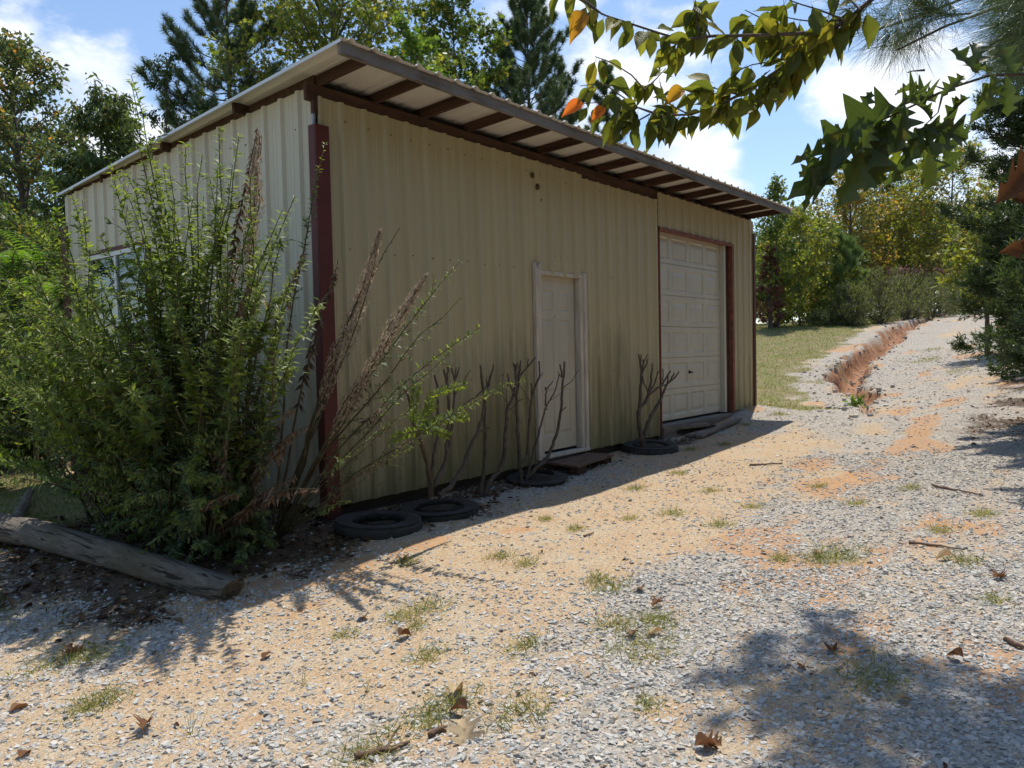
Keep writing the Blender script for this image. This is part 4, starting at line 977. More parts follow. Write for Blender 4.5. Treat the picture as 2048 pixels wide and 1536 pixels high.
# ------------------------------------------------------------------ the big willowy bush before the side wall
rb = np.random.default_rng(21)
bush = empty('willowy_bush', (-.92, .15, gz(-.92, .15)), 'huge unkempt willowy bush with upright leafy canes before the shed side wall', 'bush')
cb = MB(); lbm = MB(); ltp = MB(); ldd = MB(); lpl = MB()
def root(): 
    a = rb.uniform(0, 6.28); q = rb.random()**.5
    x, y = -.92+.30*q*math.cos(a), .15+.48*q*math.sin(a); return np.array([x, y, gz(x, y)-.03])
def cane(tip, kind='leafy', base=None, hang=0.0, bow=.06, r0=.011, dens=1.0, tipb=.25, u0=.22, size=.088, out_=None):
    b0 = root() if base is None else np.array([base[0], base[1], gz(base[0], base[1])-.02]); tip = np.asarray(tip, float)
    Ln = np.linalg.norm(tip-b0); P = curve(b0, tip, bow, 12, wob=.017, r=rb)
    cb.tube(P, np.linspace(r0, .0022, 12), 5, cap=False, rnd=rb.random())
    n = int(Ln*(1-u0)*88*dens); u = np.sort(u0+(1-u0)*rb.random(n)**.9); q, t = along(P, u)
    rad = rvec(rb, n); rad = unit(rad-t*(rad*t).sum(1, keepdims=True)); 
    taper = (.55+.45*np.clip((1-u)/.25, 0, 1))*np.clip(.5+u*1.2, 0, 1)
    s = size*rb.uniform(.7, 1.25, n)*taper
    if kind == 'leafy':
        d = unit(rad*.95+t*.45-np.array([0, 0, hang]))
        nr = unit(t*.8+np.array([0, 0, .6])+rvec(rb, n)*.45)
        tipm = u > 1-tipb*rb.uniform(.6, 1.3, n)
        put_leaves(ltp, q[tipm], d[tipm], nr[tipm], s[tipm], s[tipm]*.35, T_LANCE, np.clip(rb.beta(2, 2.2, tipm.sum()), 0, 1))
        k = ~tipm; low = k & (u < u0+.22*rb.random()); k &= ~low
        put_leaves(lbm, q[k], d[k], nr[k], s[k], s[k]*.35, T_LANCE, np.clip(.15+.8*u[k]*rb.random(k.sum())+rb.normal(0, .08), 0, 1))
        put_leaves(ldd, q[low], unit(d[low]-np.array([0, 0, .9])), nr[low], s[low]*.8, s[low]*.25, T_LANCE, rb.random(low.sum()))
        # short side sprigs
        for _ in range(int(Ln*3.2)):
            v = rb.uniform(.3, .9); a, tt = along(P, [v]); dd = unit(tt[0]*.8+rvec(rb, 1)[0]*.7); E_ = a[0]+dd*rb.uniform(.08, .22); m_ = 9
            S = curve(a[0], E_, .05, 4); cb.tube(S, np.linspace(.003, .0015, 4), 3, cap=False)
            qq, t2 = along(S, rb.random(m_)); r2_ = rvec(rb, m_); put_leaves(lbm, qq, unit(r2_+t2*.8), rvec(rb, m_)+np.array([0, 0, .8]), size*.75*rb.uniform(.6, 1.1, m_), size*.22, T_LANCE, rb.random(m_)*.8+.15)
    elif kind == 'dead':
        d = unit(rad*.7-t*.1-np.array([0, 0, .8])); put_leaves(ldd, q, d, rvec(rb, n), s*.85, s*.25, T_LANCE, rb.random(n))
    elif kind == 'plume':      # dead seed plume, bracts pressed along the stem
        m_ = n*5; u = rb.uniform(u0, 1, m_); q, t = along(P, u); w = np.sin(np.clip((u-u0)/(1-u0), 0, 1)*math.pi*.92+.12)**.8*.040
        r_ = rvec(rb, m_); r_ = unit(r_-t*(r_*t).sum(1, keepdims=True)); q = q+r_*(w*rb.random(m_)**.4)[:, None]
        put_leaves(lpl, q, unit(t*1.0+r_*.25), r_, .030*rb.uniform(.6, 1.3, m_), .011, T_LANCE, rb.random(m_))
    return P
# canes that can be told apart, by the place of their tips
for (px_, py_, d) in [(262, 150, 5.5), (100, 335, 6.6), (215, 312, 6.0), (165, 400, 6.4), (140, 380, 6.6), (232, 345, 5.9), (300, 300, 5.7), (372, 285, 5.6), (405, 310, 5.4), (438, 252, 5.3), (478, 272, 5.2), (465, 330, 5.2),
                      (500, 350, 5.1), (420, 360, 5.4), (340, 350, 5.5), (565, 420, 5.0), (540, 480, 5.0), (335, 440, 5.2), (245, 330, 5.7), (385, 400, 5.2), (455, 470, 5.0), (280, 380, 5.8),
                      (640, 600, 4.75), (530, 570, 4.7), (610, 520, 5.05), (330, 600, 4.9), (180, 500, 5.6), (100, 470, 6.2), (60, 430, 6.4), (20, 480, 6.3), (-20, 520, 6.0), (30, 560, 5.9), (-30, 620, 5.7), (60, 520, 5.7), (110, 540, 5.5), (40, 620, 5.4), (90, 660, 5.3), (-10, 580, 5.6), (20, 760, 5.2), (70, 780, 5.1), (120, 700, 5.2), (180, 600, 5.2), (160, 640, 5.1), (-60, 680, 5.4), (-60, 560, 5.8),
                      (70, 560, 5.8), (10, 660, 5.5), (60, 700, 5.4), (-20, 740, 5.4), (110, 620, 5.5), (150, 560, 5.5)]:
    far = px_ < 190
    cane(D(px_, py_, d-.45), bow=.03+.03*rb.random(), tipb=rb.uniform(.3, .65), base=(-1.1+.3*rb.random(), .9+.7*rb.random()) if far else None)
for (px_, py_, d) in [(320, 330, 5.2), (350, 420, 5.0), (430, 330, 4.9), (300, 430, 5.1), (510, 430, 4.7), (450, 560, 4.6), (340, 620, 4.6), (420, 660, 4.5), (560, 470, 4.6), (580, 560, 4.55), (300, 690, 4.6)]:
    cane(D(px_+rb.uniform(-12, 12), py_+rb.uniform(-15, 15), d), bow=.02+.04*rb.random(), tipb=rb.uniform(.25, .5))
for _ in range(34):      # wands fanning out low to the left
    cane(D(rb.uniform(-60, 260), rb.uniform(560, 900), rb.uniform(4.7, 5.6)), bow=rb.uniform(.08, .2), tipb=rb.uniform(.25, .5), base=(rb.uniform(-1.2, -.8), rb.uniform(.1, .9)), r0=.008)
for px_, py_ in ((200, 470), (240, 500), (285, 470), (215, 545), (310, 520), (255, 440)): cane(D(px_, py_, 5.0+.2*rb.random()), bow=.05, tipb=.35)
cane(D(590, 392, 4.6), tipb=.36, size=.085); cane(D(262, 162, 5.0), tipb=.25, size=.085, base=(-.9, .2))
cane(D(150, 684, 4.6), bow=.14, tipb=.6, size=.085); cane(D(140, 560, 4.8), bow=.1, tipb=.5, size=.085); cane(D(265, 780, 4.4), bow=.13, tipb=.4); cane(D(470, 640, 4.3), bow=.08, tipb=.35); cane(D(560, 620, 4.4), bow=.04, tipb=.4)
cane(D(515, 255, 4.85), 'dead', u0=.35, dens=1.6); cane(D(500, 560, 4.6), 'dead', u0=.3, dens=1.4); cane(D(610, 500, 4.8), 'dead', u0=.4, dens=1.2); cane(D(480, 600, 4.5), 'dead', u0=.4)
for py_ in (270, 300, 330): cane(D(512+rb.uniform(-6, 8), py_, 4.85), 'plume', u0=.55)
# low skirts reaching outward
for _ in range(130):
    a = rb.uniform(math.pi*.52, math.pi*1.58); R = rb.uniform(.55, 1.25); zt = rb.uniform(.10, 1.25)*(1.15-.45*R/1.25)
    x, y = -.95+R*math.cos(a)*.62, .35+R*math.sin(a)*1.15
    if y < -.62: y = -.62+.25*rb.random()
    cane((x, y, gz(x, y)+zt), bow=.10+.14*rb.random(), tipb=.10, u0=.2, dens=1.35, r0=.007, size=.066, hang=.75)
for _ in range(26):       # the body of the bush
    a = rb.uniform(0, 6.28); R = rb.uniform(.15, .85); x, y = min(-.2, -.95+R*math.cos(a)*.66), .55+R*math.sin(a)*1.15
    cane((x, y, gz(x, y)+rb.uniform(1.1, 2.75)-.5*R), bow=.02+.05*rb.random(), tipb=.18, u0=.25, dens=.95)
for _ in range(46):
    x, y = rb.uniform(-1.9, -.35), rb.uniform(1.0, 3.0); cane((x, y, gz(x, y)+rb.uniform(.5, 2.2)), bow=.08, base=(rb.uniform(-1.2, -.6), rb.uniform(.8, 1.8)), tipb=.25)
for _ in range(9): cane(D(rb.uniform(430, 640), rb.uniform(780, 1000), rb.uniform(4.6, 5.1)), 'dead', u0=.3, r0=.006, bow=.04)
# canes arching across the red corner and the front wall
B0 = (-.62, -.12)
cane(D(650, 285, 5.2), base=B0, u0=.5, bow=.0, tipb=.1, size=.055); cane(D(676, 520, 5.25), 'dead', base=B0, u0=.5, dens=1.5)
cane(D(760, 462, 5.2), 'plume', base=B0, u0=.42, bow=.02); cane(D(757, 470, 5.2), 'plume', base=B0, u0=.5, bow=.02); cane(D(761, 460, 5.2), 'plume', base=B0, u0=.45, bow=.02); cane(D(800, 455, 5.25), 'dead', base=B0, u0=.55, dens=.9, size=.03)
cane(D(850, 553, 5.05), 'plume', base=B0, u0=.45, bow=.015); cane(D(851, 552, 5.05), 'plume', base=B0, u0=.5, bow=.015); cane(D(848, 556, 5.05), 'plume', base=B0, u0=.4, bow=.015)
cane(D(922, 520, 5.15), base=B0, u0=.5, bow=.05, tipb=.12, size=.066, dens=1.2); cane(D(960, 655, 5.05), base=B0, u0=.45, bow=.07, tipb=.2, size=.066, dens=1.2); cane(D(922, 596, 5.25), base=B0, u0=.55, bow=.05, tipb=.05, size=.045)
cane(D(1048, 760, 5.15), base=B0, u0=.5, bow=.06, tipb=.22, size=.064, dens=1.2); cane(D(905, 700, 5.25), base=B0, u0=.6, bow=.04, tipb=.05, size=.05)
for px_, py_ in ((800, 830), (790, 900), (740, 950)): cane(D(px_, py_, 5.0+.15*rb.random()), 'dead', base=B0, u0=.45, bow=.03, r0=.005, dens=1.0, size=.045)
for px_, py_ in ((700, 1000), (720, 900), (840, 800), (860, 870)): cane(D(px_, py_, 4.95), base=B0, u0=.6, bow=.04, r0=.005, tipb=.3, size=.04)
cb.build('canes', M['cane'], bush, True); lbm.build('foliage', M['lf_bush'], bush); ltp.build('young_foliage', M['lf_tip'], bush); ldd.build('dead_foliage', M['lf_dead'], bush); lpl.build('seed_plumes', M['plume'], bush)
# sprigs on the tyre shrub, caught by the sun
sg = empty('leafy_sprig', tuple(onY(838, 870, -1.0)), 'bright yellow-green sunlit leafy sprigs in front of the second pruned shrub', 'sprig')
cb = MB(); ltp = MB(); lbm = MB(); ldd = MB()
for pts, Y in (([(120, 900), (112, 760), (142, 545)], -1.2), ([(130, 940), (300, 870), (450, 840), (585, 830)], -1.22), ([(215, 860), (255, 650), (400, 590), (562, 552)], -1.2), ([(150, 945), (60, 965), (-60, 1020)], -1.25), ([(200, 930), (330, 955), (420, 990)], -1.24), ([(140, 950), (200, 800), (300, 720)], -1.2), ([(150, 950), (260, 880), (360, 830)], -1.22)):
    P = np.array([onY(*q, Y+.02*i) for i, q in enumerate(zc(pts, sA, oA))]); u = np.linspace(0, 1, 10); Q, _ = along(P, u); cb.tube(Q, np.linspace(.004, .0015, 10), 4, cap=False)
    n = int(np.linalg.norm(P[-1]-P[0])*190); q, t = along(P, np.linspace(.05, 1, n)); sd = np.where(np.arange(n) % 2, 1, -1)[:, None]
    rad = unit(np.cross(t, Fv)*sd+rvec(rb, n)*.35); put_leaves(ltp, q, unit(rad+t*.55), unit(rvec(rb, n)*.5-Fv), .048*rb.uniform(.7, 1.2, n), .016, T_LANCE, rb.beta(2, 2, n)*.9)
P = np.array([onY(*q, -1.2+.15*i) for i, q in enumerate(zc([(130, 940), (175, 1010), (235, 1200), (262, 1360)], sA, oA))]); P[-1] = (.66, -.56, gz(.66, -.56)+.1); cb.tube(P, .004, 5)
cb.build('twigs', M['cane'], sg, True); ltp.build('foliage', M['lf_tip'], sg)

# ------------------------------------------------------------------ trees behind the shed
def tb(px, d):      # ground point under the picture column px at depth d
    p = D(px, 700, d); return np.array([p[0], p[1], gz(p[0], p[1])])
def bl(name, label, px, d, top_py, wid_px, z0f, seed, leafm, n, size, **k):
    b_ = tb(px, d); H = D(px, top_py, d)[2]-b_[2]; Rad = wid_px/2*d/FPX
    return broadleaf(name, label, b_, H, H*z0f, Rad, seed, leafm, n, size, **k)
bl('poplar_tree', 'tall grey-green poplar with a rounded top at the left edge', 60, 19, 88, 330, .2, 31, 'lf_grey', 15000, .13, n_limb=60, twigs=9, trunk_r=.17, spread=.22, lift=.6)
bl('drooping_tree', 'dark drooping narrow-leaved tree between the poplar and the left end of the shed roof', 215, 15, 170, 250, .15, 32, 'lf_dark', 16000, .14, n_limb=48, twigs=9, droop=.35, hang=1.0, width=.34, T=T_LANCE, trunk_r=.10, spread=.16)
bl('young_tree', 'small leafy tree rising just behind the shed roof at left', 262, 17, 232, 150, .2, 33, 'lf_mid', 6000, .12, n_limb=22, trunk_r=.07)
bl('slender_tree', 'slender drooping small-leaved tree on the left of the tall pine', 352, 19, 95, 170, .2, 34, 'lf_dark', 6500, .10, n_limb=40, droop=.3, hang=.8, width=.45, trunk_r=.07, twigs=7, spread=.10)
pb_ = tb(478, 20); pine('pine_tree', 'tall loose grey-green pine behind the left half of the shed roof', pb_, D(470, -70, 20)[2]-pb_[2], 2.8, 2.9, 35, n_limb=110, m=46, L_=.20, w=.013, sub=8, prof=lambda t: max(.16, .95*(1-t)**.55), trunk_r=.15, lift=.6)
bl('tulip_tree', 'big yellowing broadleaf tree reaching out of the picture above the shed roof', 690, 20, -190, 560, .16, 36, 'lf_yel', 32000, .13, n_limb=90, twigs=10, trunk_r=.2, T=T_STAR, spread=.30, lift=.55, rnd=RN(0, .78), width=.95)
bl('maple_sapling', 'bright yellow-green sunlit sapling just above the shed roof', 838, 15, 62, 200, .4, 37, 'lf_bright', 6000, .115, n_limb=26, trunk_r=.05, T=T_STAR, width=.95, spread=.14)
bl('sweetgum_tree', 'thin-crowned green tree on the left of the dense dark pine', 925, 21, -60, 250, .25, 38, 'lf_mid', 13000, .13, n_limb=50, trunk_r=.10, T=T_STAR, width=.95, spread=.2)
pb_ = tb(1068, 22); pine('pine_tree', 'dense dark blue-green pine standing behind the middle of the shed roof', pb_, D(1068, 22, 22)[2]-pb_[2], 2.2, 2.9, 39, n_limb=150, m=54, L_=.18, w=.014, sub=8, prof=lambda t: max(.10, .98*(1-t)**.62), lift=.75, trunk_r=.14)
pb_ = tb(1222, 25); pine('pine_tree', 'smaller pine whose spiky top shows just above the shed eave', pb_, D(1222, 140, 25)[2]-pb_[2], 2.2, 1.5, 40, n_limb=60, m=44, L_=.19, w=.015, sub=6, lift=.8, prof=lambda t: max(.10, .95*(1-t)**.7))
pb_ = tb(1120, 27); pine('pine_tree', 'far pine half hidden behind the dense dark pine', pb_, D(1130, 130, 27)[2]-pb_[2], 2.2, 2.2, 41, n_limb=60, m=44, L_=.19, w=.015, lift=.6)
# left thicket
bl('thicket_shrub', 'dark leafy shrub at the left edge behind the willowy bush', -30, 10.5, 430, 330, .08, 42, 'lf_dark', 8000, .085, cat='shrub', n_limb=40, trunk_r=.05, spread=.18, lift=.3)
bl('thicket_shrub', 'mid-green leafy shrub behind the back corner of the shed', 75, 13, 440, 260, .05, 43, 'lf_mid', 6000, .09, cat='shrub', n_limb=34, trunk_r=.05, spread=.18, lift=.3)
bl('thicket_shrub', 'low dark shrub in the deep shade at the far left', -120, 8.6, 600, 260, .02, 44, 'lf_dark', 5500, .075, cat='shrub', n_limb=34, trunk_r=.04, spread=.16, lift=.25)
bl('thicket_shrub', 'dark undergrowth shrub between the log and the back corner of the shed', 45, 10.8, 700, 240, .02, 45, 'lf_dark', 5500, .07, cat='shrub', n_limb=34, trunk_r=.04, spread=.16, lift=.25)
bl('dark_tree', 'dark dense tree closing the gap behind the drooping tree', 130, 24, 290, 520, .1, 46, 'lf_dark', 9000, .16, n_limb=44, trunk_r=.15, spread=.3)
bl('dark_tree', 'dark tree left of the poplar, mostly outside the picture', -230, 20, 200, 460, .08, 47, 'lf_dark', 8000, .14, n_limb=40, trunk_r=.15, spread=.28)
bl('thicket_shrub', 'shadowed green shrub far behind the back corner of the shed', 115, 17, 560, 260, .02, 49, 'lf_dark', 5000, .10, cat='shrub', n_limb=34, trunk_r=.04, spread=.2, lift=.25)
bl('thicket_shrub', 'distant low shrub behind the dark undergrowth at the far left', -40, 16, 620, 300, .02, 50, 'lf_mid', 5000, .10, cat='shrub', n_limb=34, trunk_r=.04, spread=.2, lift=.25)
# fern-like sumac fronds
sb_ = tb(60, 9.5); su = empty('sumac_plant', tuple(sb_), 'bright green fern-like sumac fronds above the thicket at the left', 'plant'); wb = MB(); lb = MB(); r = np.random.default_rng(48)
for i in range(15):
    o = D(60+r.uniform(-70, 60), 560+r.uniform(-30, 60), 9.4+r.uniform(-.5, .5)); a = r.uniform(0, 6.28); Ln = r.uniform(.45, .75)
    P = curve(o, o+np.array([Ln*math.cos(a), Ln*math.sin(a), Ln*r.uniform(.1, .7)]), .16, 9); wb.tube(P, np.linspace(.008, .002, 9), 4)
    for s in (-1, 1):
        n = 17; q, t = along(P, np.linspace(.12, 1, n)); sd = unit(np.cross(t, [0, 0, 1]))*s
        ll = .20*np.sin(np.linspace(.25, 1, n)*math.pi*.93); put_leaves(lb, q, unit(sd+t*.35+np.array([0, 0, -.2])), np.tile([0, 0, 1.0], (n, 1))+r.normal(0, .2, (n, 3)), ll, ll*.24, T_LANCE, r.random(n))
q = sb_; wb.tube([q, q+np.array([.02, 0, .6]), D(60, 560, 9.4)], [.03, .025, .015], 6); wb.build('stalks', M['cane'], su, True); lb.build('fronds', M['lf_sumac'], su)

FAR = 1.16
# ------------------------------------------------------------------ trees and shrubs beyond the lawn
bl('sweetgum_sapling', 'slender green sapling with a spiked top just right of the shed eave', 1557, 24*FAR, 362, 130, .22, 51, 'lf_mid', 2600, .12, n_limb=34, prof=P_cone, trunk_r=.05, T=T_STAR, width=.95, spread=.16, twigs=7)
b_ = tb(1541, 24*FAR); juniper('dead_juniper', 'dead red-brown juniper beside the right end of the shed', b_, D(1541, 498, 24*FAR)[2]-b_[2], .3, .72, 52, n_limb=46, sprays=16, m=7, L_=.09, w=.022, mat_='cedar_dead', lift=.6, cat='dead tree')
bl('yellow_green_tree', 'yellow-green leafy small tree between the dead juniper and the young pine', 1600, 25*FAR, 432, 210, .04, 53, 'lf_yel', 9000, .12, n_limb=44, trunk_r=.06, spread=.24, rnd=RN(.05, .8), T=T_STAR, width=.9, lift=.3)
bl('yellow_green_tree', 'green small tree leaning over the brush at the edge of the lawn', 1655, 26*FAR, 470, 150, .04, 54, 'lf_mid', 5000, .11, n_limb=34, trunk_r=.05, spread=.2, lift=.3)
bl('autumn_tree', 'broad tree with tawny and orange leaves beyond the lawn, under the hanging oak leaves', 1700, 33*FAR, 345, 240, .12, 55, 'lf_org', 11000, .15, n_limb=52, trunk_r=.12, spread=.32, T=T_STAR, width=.9, rnd=RN(.05, .82))
bl('autumn_tree', 'greener tree with some tawny leaves in the middle of the far tree line', 1800, 35*FAR, 330, 260, .10, 56, 'lf_org', 12000, .15, n_limb=52, trunk_r=.13, spread=.34, T=T_STAR, width=.9, rnd=RN(0, .75))
bl('autumn_tree', 'yellow-leaved tree at the right end of the far tree line', 1905, 32*FAR, 300, 260, .14, 57, 'lf_yel', 11000, .14, n_limb=48, trunk_r=.12, spread=.32, T=T_STAR, width=.9, rnd=RN(.1, .9))
bl('oak_tree', 'young oak with yellow-green leaves leaning out before the dark juniper', 1975, 17, 440, 190, .45, 58, 'lf_yel', 2600, .15, n_limb=26, trunk_r=.06, spread=.2, T=T_STAR, width=.6, rnd=RN(.1, .8))
b_ = tb(1692, 24.5*FAR); pine('young_pine', 'short bushy young pine at the back of the lawn', b_, D(1692, 482, 24.5*FAR)[2]-b_[2], .25, 1.0, 59, n_limb=40, m=46, L_=.24, w=.011, sub=3, ndl='ndl_young', lift=.9, trunk_r=.05, prof=lambda t: max(.25, .95*(1-t)**.5))
for i, (px_, d, tp, wd, lab) in enumerate([(1705, 23.5, 565, 90, 'low grey-green feathery shrub below the short young pine'), (1760, 24.5, 535, 130, 'tallest grey-green feathery shrub in the row at the back of the lawn'),
                                            (1815, 26, 545, 110, 'dim grey-green feathery shrub in the middle of the row'), (1868, 27, 548, 120, 'pale feathery shrub near the top of the gravel drive'), (1925, 28, 560, 110, 'tawny feathery shrub at the right end of the row, where the drive crests')]):
    bl('feathery_shrub', lab, px_, d*FAR, tp, wd, .02, 60+i, 'lf_bacc', 6500, .075, cat='shrub', n_limb=60, trunk_r=.03, spread=.10, width=.20, T=T_TRI, hang=-.9, lift=1.0, prof=P_vase, twigs=9, group='feathery shrubs at the back of the lawn', up=0)
bl('brush_pile', 'low tangled leafy brush at the back edge of the lawn', 1655, 24*FAR, 622, 110, .02, 66, 'lf_bacc', 2600, .07, cat='brush', n_limb=30, trunk_r=.03, spread=.12, lift=.1)
bl('understory_tree', 'dark understory tree behind the feathery shrubs', 1770, 38*FAR, 430, 330, .04, 67, 'lf_dark', 9000, .17, n_limb=44, trunk_r=.10, spread=.4, lift=.3)
bl('understory_tree', 'dark understory tree behind the dead juniper and the shed', 1560, 32*FAR, 470, 330, .03, 68, 'lf_dark', 8000, .16, n_limb=44, trunk_r=.10, spread=.4, lift=.3)
bl('understory_tree', 'dark understory tree behind the juniper at the top of the drive', 1960, 44*FAR, 400, 380, .03, 69, 'lf_dark', 8000, .18, n_limb=44, trunk_r=.10, spread=.4, lift=.3)
pk = MB(); r = np.random.default_rng(70); n = 520
q = np.array([D(px_, py_, d) for px_, py_, d in zip(r.uniform(1775, 1925, n), 541+r.normal(0, 4.5, n), r.uniform(36, 38.5, n))]); put_leaves(pk, q, rvec(r, n), rvec(r, n), .13*r.uniform(.6, 1.3, n), .10, T_DIAM, r.random(n))
st = MB(); 
for p in q[::14]: st.tube([(p[0], p[1], gz(p[0], p[1])), p], .012, 4, cap=False)
e = empty('pink_flower_bed', (q[:, 0].mean(), q[:, 1].mean(), gz(q[:, 0].mean(), q[:, 1].mean())), 'band of pink flowers glimpsed behind the feathery shrubs', 'flowers'); pk.build('blossoms', M['pink'], e); st.build('stalks', M['cane'], e)

# junipers on the right bank
b_ = gdp(2135, 700, 9.2); juniper('juniper_tree', 'tall dark green juniper filling the right edge beside the drive', b_, 6.2, .85, 1.15, 71, n_limb=190, sprays=44, m=11, L_=.05, w=.015, prof=lambda t: .55+.45*math.sin(math.pi*min(1, t*1.1+.25)) if t < .8 else max(.1, (1-t)*3), lift=.25)
b_ = gdp(2100, 700, 13.5); juniper('juniper_tree', 'smaller dark juniper behind the tall one, further up the drive', b_, 3.4, .1, 1.15, 72, n_limb=80, sprays=26, m=9, L_=.07, w=.022, lift=.2)
b_ = gdp(2225, 700, 6.8); juniper('juniper_tree', 'near dark juniper just outside the right edge', b_, 5.2, .9, 1.1, 73, n_limb=90, sprays=26, m=9, L_=.055, w=.017, lift=.25)

# woods behind the viewer and to the sides: unseen, added to darken the front of the shed
rw = np.random.default_rng(80)
for i, (x, y, H, Rr, mm) in enumerate([(-2, -15, 9, 3.2, 'lf_dark'), (4, -13, 10, 3.2, 'lf_yel'), (10, -12.5, 9, 3, 'lf_dark'), (-8, -13, 9, 3.2, 'lf_mid'), (-13, -8, 8, 3, 'lf_dark'), (17, -11, 8, 3, 'lf_org'), (1, -20, 12, 4, 'lf_dark'), (9, -18, 12, 4, 'lf_dark'), (-5, -11, 9, 3, 'lf_dark'), (7.5, -11, 8, 2.8, 'lf_dark'), (13.5, -11.5, 8, 3, 'lf_dark')]):
    broadleaf('woodland_tree', ['woodland tree with dark leaves across the drive from the shed', 'woodland tree with yellowing leaves across the drive from the shed'][mm != 'lf_dark'], (x, y, gz(x, y)), H, .8, Rr, 81+i, mm, 5000, .34, n_limb=34, twigs=6, spread=.45, trunk_r=.16, group='woodland trees behind the viewer', lift=.35)
# far woods that close the horizon
fw_ = MB(); tk = MB(); r = np.random.default_rng(95)
for k in range(150):
    a = r.uniform(-1.05, 1.05); d = r.uniform(48, 75); x = CAM[0]+d*math.cos(YAW-a); y = CAM[1]+d*math.sin(YAW-a)
    H = r.uniform(6, 9.5); z = gz(x, y); tk.tube([(x, y, z-.3), (x, y, z+H*.8)], [.16, .05], 5, cap=False); n = 420
    p = rvec(r, n)*np.array([2.6, 2.6, H*.46])*r.random((n, 1))**.35+np.array([x, y, z+H*.52]); put_leaves(fw_, p, rvec(r, n), rvec(r, n), .36, .28, T_DIAM, np.clip(r.random()*.6+.3*r.random(n), 0, 1))
tag(fw_.build('distant_woods', M['lf_dark']), 'far dark woods closing the view beyond the trees', 'woods', kind='stuff')

# ------------------------------------------------------------------ branches hanging into the view from the right
rc = np.random.default_rng(101)
OUT_C = [(.50, .9), (.62, 1.2), (.78, 1.4)]
T_CH = [grid_leaf([(0, .01), (.06, .10), (.14, .22), (.24, .33), (.36, .40), (.48, .41), (.60, .36), (.70, .28), (.80, .18), (.88, .09), (.95, .035), (1, .004)], curl=c, fold=f, wave=.02) for c, f in ((.10, .35), (.30, .6), (.02, .2), (.45, .9))]
OAK = [(0, .012), (.05, .05), (.10, .12), (.15, .26), (.19, .34), (.215, .27), (.25, .16), (.29, .15), (.34, .30), (.40, .46), (.44, .55), (.465, .44), (.50, .24), (.55, .19), (.60, .32), (.66, .46), (.70, .50), (.72, .38), (.76, .20), (.80, .16), (.84, .22), (.89, .28), (.91, .20), (.94, .08), (1, .004)]
T_OAK = [grid_leaf(OAK, curl=c, fold=f, wave=.03) for c, f in ((.18, .45), (.42, .7), (.05, .3), (.32, 1.0))]
def poly(pts, d0, d1): n = len(pts); return np.array([D(x, y, d0+(d1-d0)*i/(n-1)) for i, (x, y) in enumerate(pts)])
tr_ = CAM+2.9*(_R0)+1.3*np.array([f2[0], f2[1], 0]); tr_g = np.array([tr_[0], tr_[1], gz(tr_[0], tr_[1])])
ch = empty('cherry_tree', tuple(tr_g), 'cherry tree branches with yellowing and orange pointed leaves hanging over the top', 'tree')
wb = MB(); lb = MB()
topc = np.array([tr_[0]+.1, tr_[1]+.1, 4.6]); wb.tube([tr_g-np.array([0, 0, .2]), tr_g+np.array([.03, .02, 1.5]), tr_g+np.array([.08, .0, 2.6]), topc], [.075, .065, .05, .02], 9)
main = [(1900, -120), (1750, -8), (1702, 34), (1639, 77), (1595, 111), (1552, 145), (1484, 190), (1407, 224), (1359, 234), (1320, 231)]
P1 = poly(main, 1.95, 2.25); P1 = np.vstack([tr_g+np.array([.08, 0, 2.5]), P1]); wb.tube(along(P1, np.linspace(0, 1, 30))[0], np.linspace(.018, .0028, 30), 7)
P2 = poly([(1690, 44), (1629, 65), (1542, 70), (1422, 72), (1369, 80), (1330, 70), (1272, 51), (1205, 29), (1173, 10), (1160, -20)], 2.0, 2.15); wb.tube(along(P2, np.linspace(0, 1, 26))[0], np.linspace(.0055, .0018, 26), 6)
twg = [([(1702, 34), (1650, 45), (1600, 40), (1550, 30)], 2.05), ([(1640, 78), (1600, 60), (1560, 55), (1500, 50)], 2.1), ([(1720, 20), (1690, -10), (1640, -20)], 2.0), ([(1600, 110), (1560, 120), (1500, 130), (1460, 150)], 2.15), ([(1205, 29), (1180, 8), (1150, -15), (1120, -25)], 2.15), ([(1275, 215), (1240, 235), (1215, 230)], 2.3), ([(1300, 228), (1270, 245), (1240, 250)], 2.28), ([(1290, 180), (1263, 150), (1224, 125), (1190, 113)], 2.3), ([(1288, 180), (1310, 160), (1332, 136)], 2.3), ([(1310, 226), (1267, 212), (1224, 203), (1166, 207)], 2.3), ([(1310, 228), (1275, 215), (1240, 190), (1205, 165), (1160, 172)], 2.28), ([(1400, 70), (1394, 40), (1390, -10)], 2.1), ([(1420, 72), (1408, 45), (1392, 10)], 2.1),
       ([(1520, 165), (1470, 175), (1420, 190), (1380, 185)], 2.2), ([(1480, 190), (1440, 180), (1400, 165)], 2.2), ([(1595, 112), (1570, 150), (1530, 200), (1500, 222)], 2.1), ([(1690, 40), (1640, 20), (1590, 5), (1540, -20)], 2.0), ([(1560, 70), (1530, 40), (1490, 20)], 2.1), ([(1380, 230), (1350, 215), (1310, 185)], 2.28), ([(1360, 82), (1345, 95), (1325, 85)], 2.15), ([(1650, 70), (1600, 90), (1550, 100)], 2.05)]
paths = [(P1[2:], 78), (P2, 36)]
for pts, d in twg:
    Q = poly(pts, d-.04, d+.03); wb.tube(along(Q, np.linspace(0, 1, 10))[0], np.linspace(.0028, .0012, 10), 5, cap=False); paths.append((Q, 8))
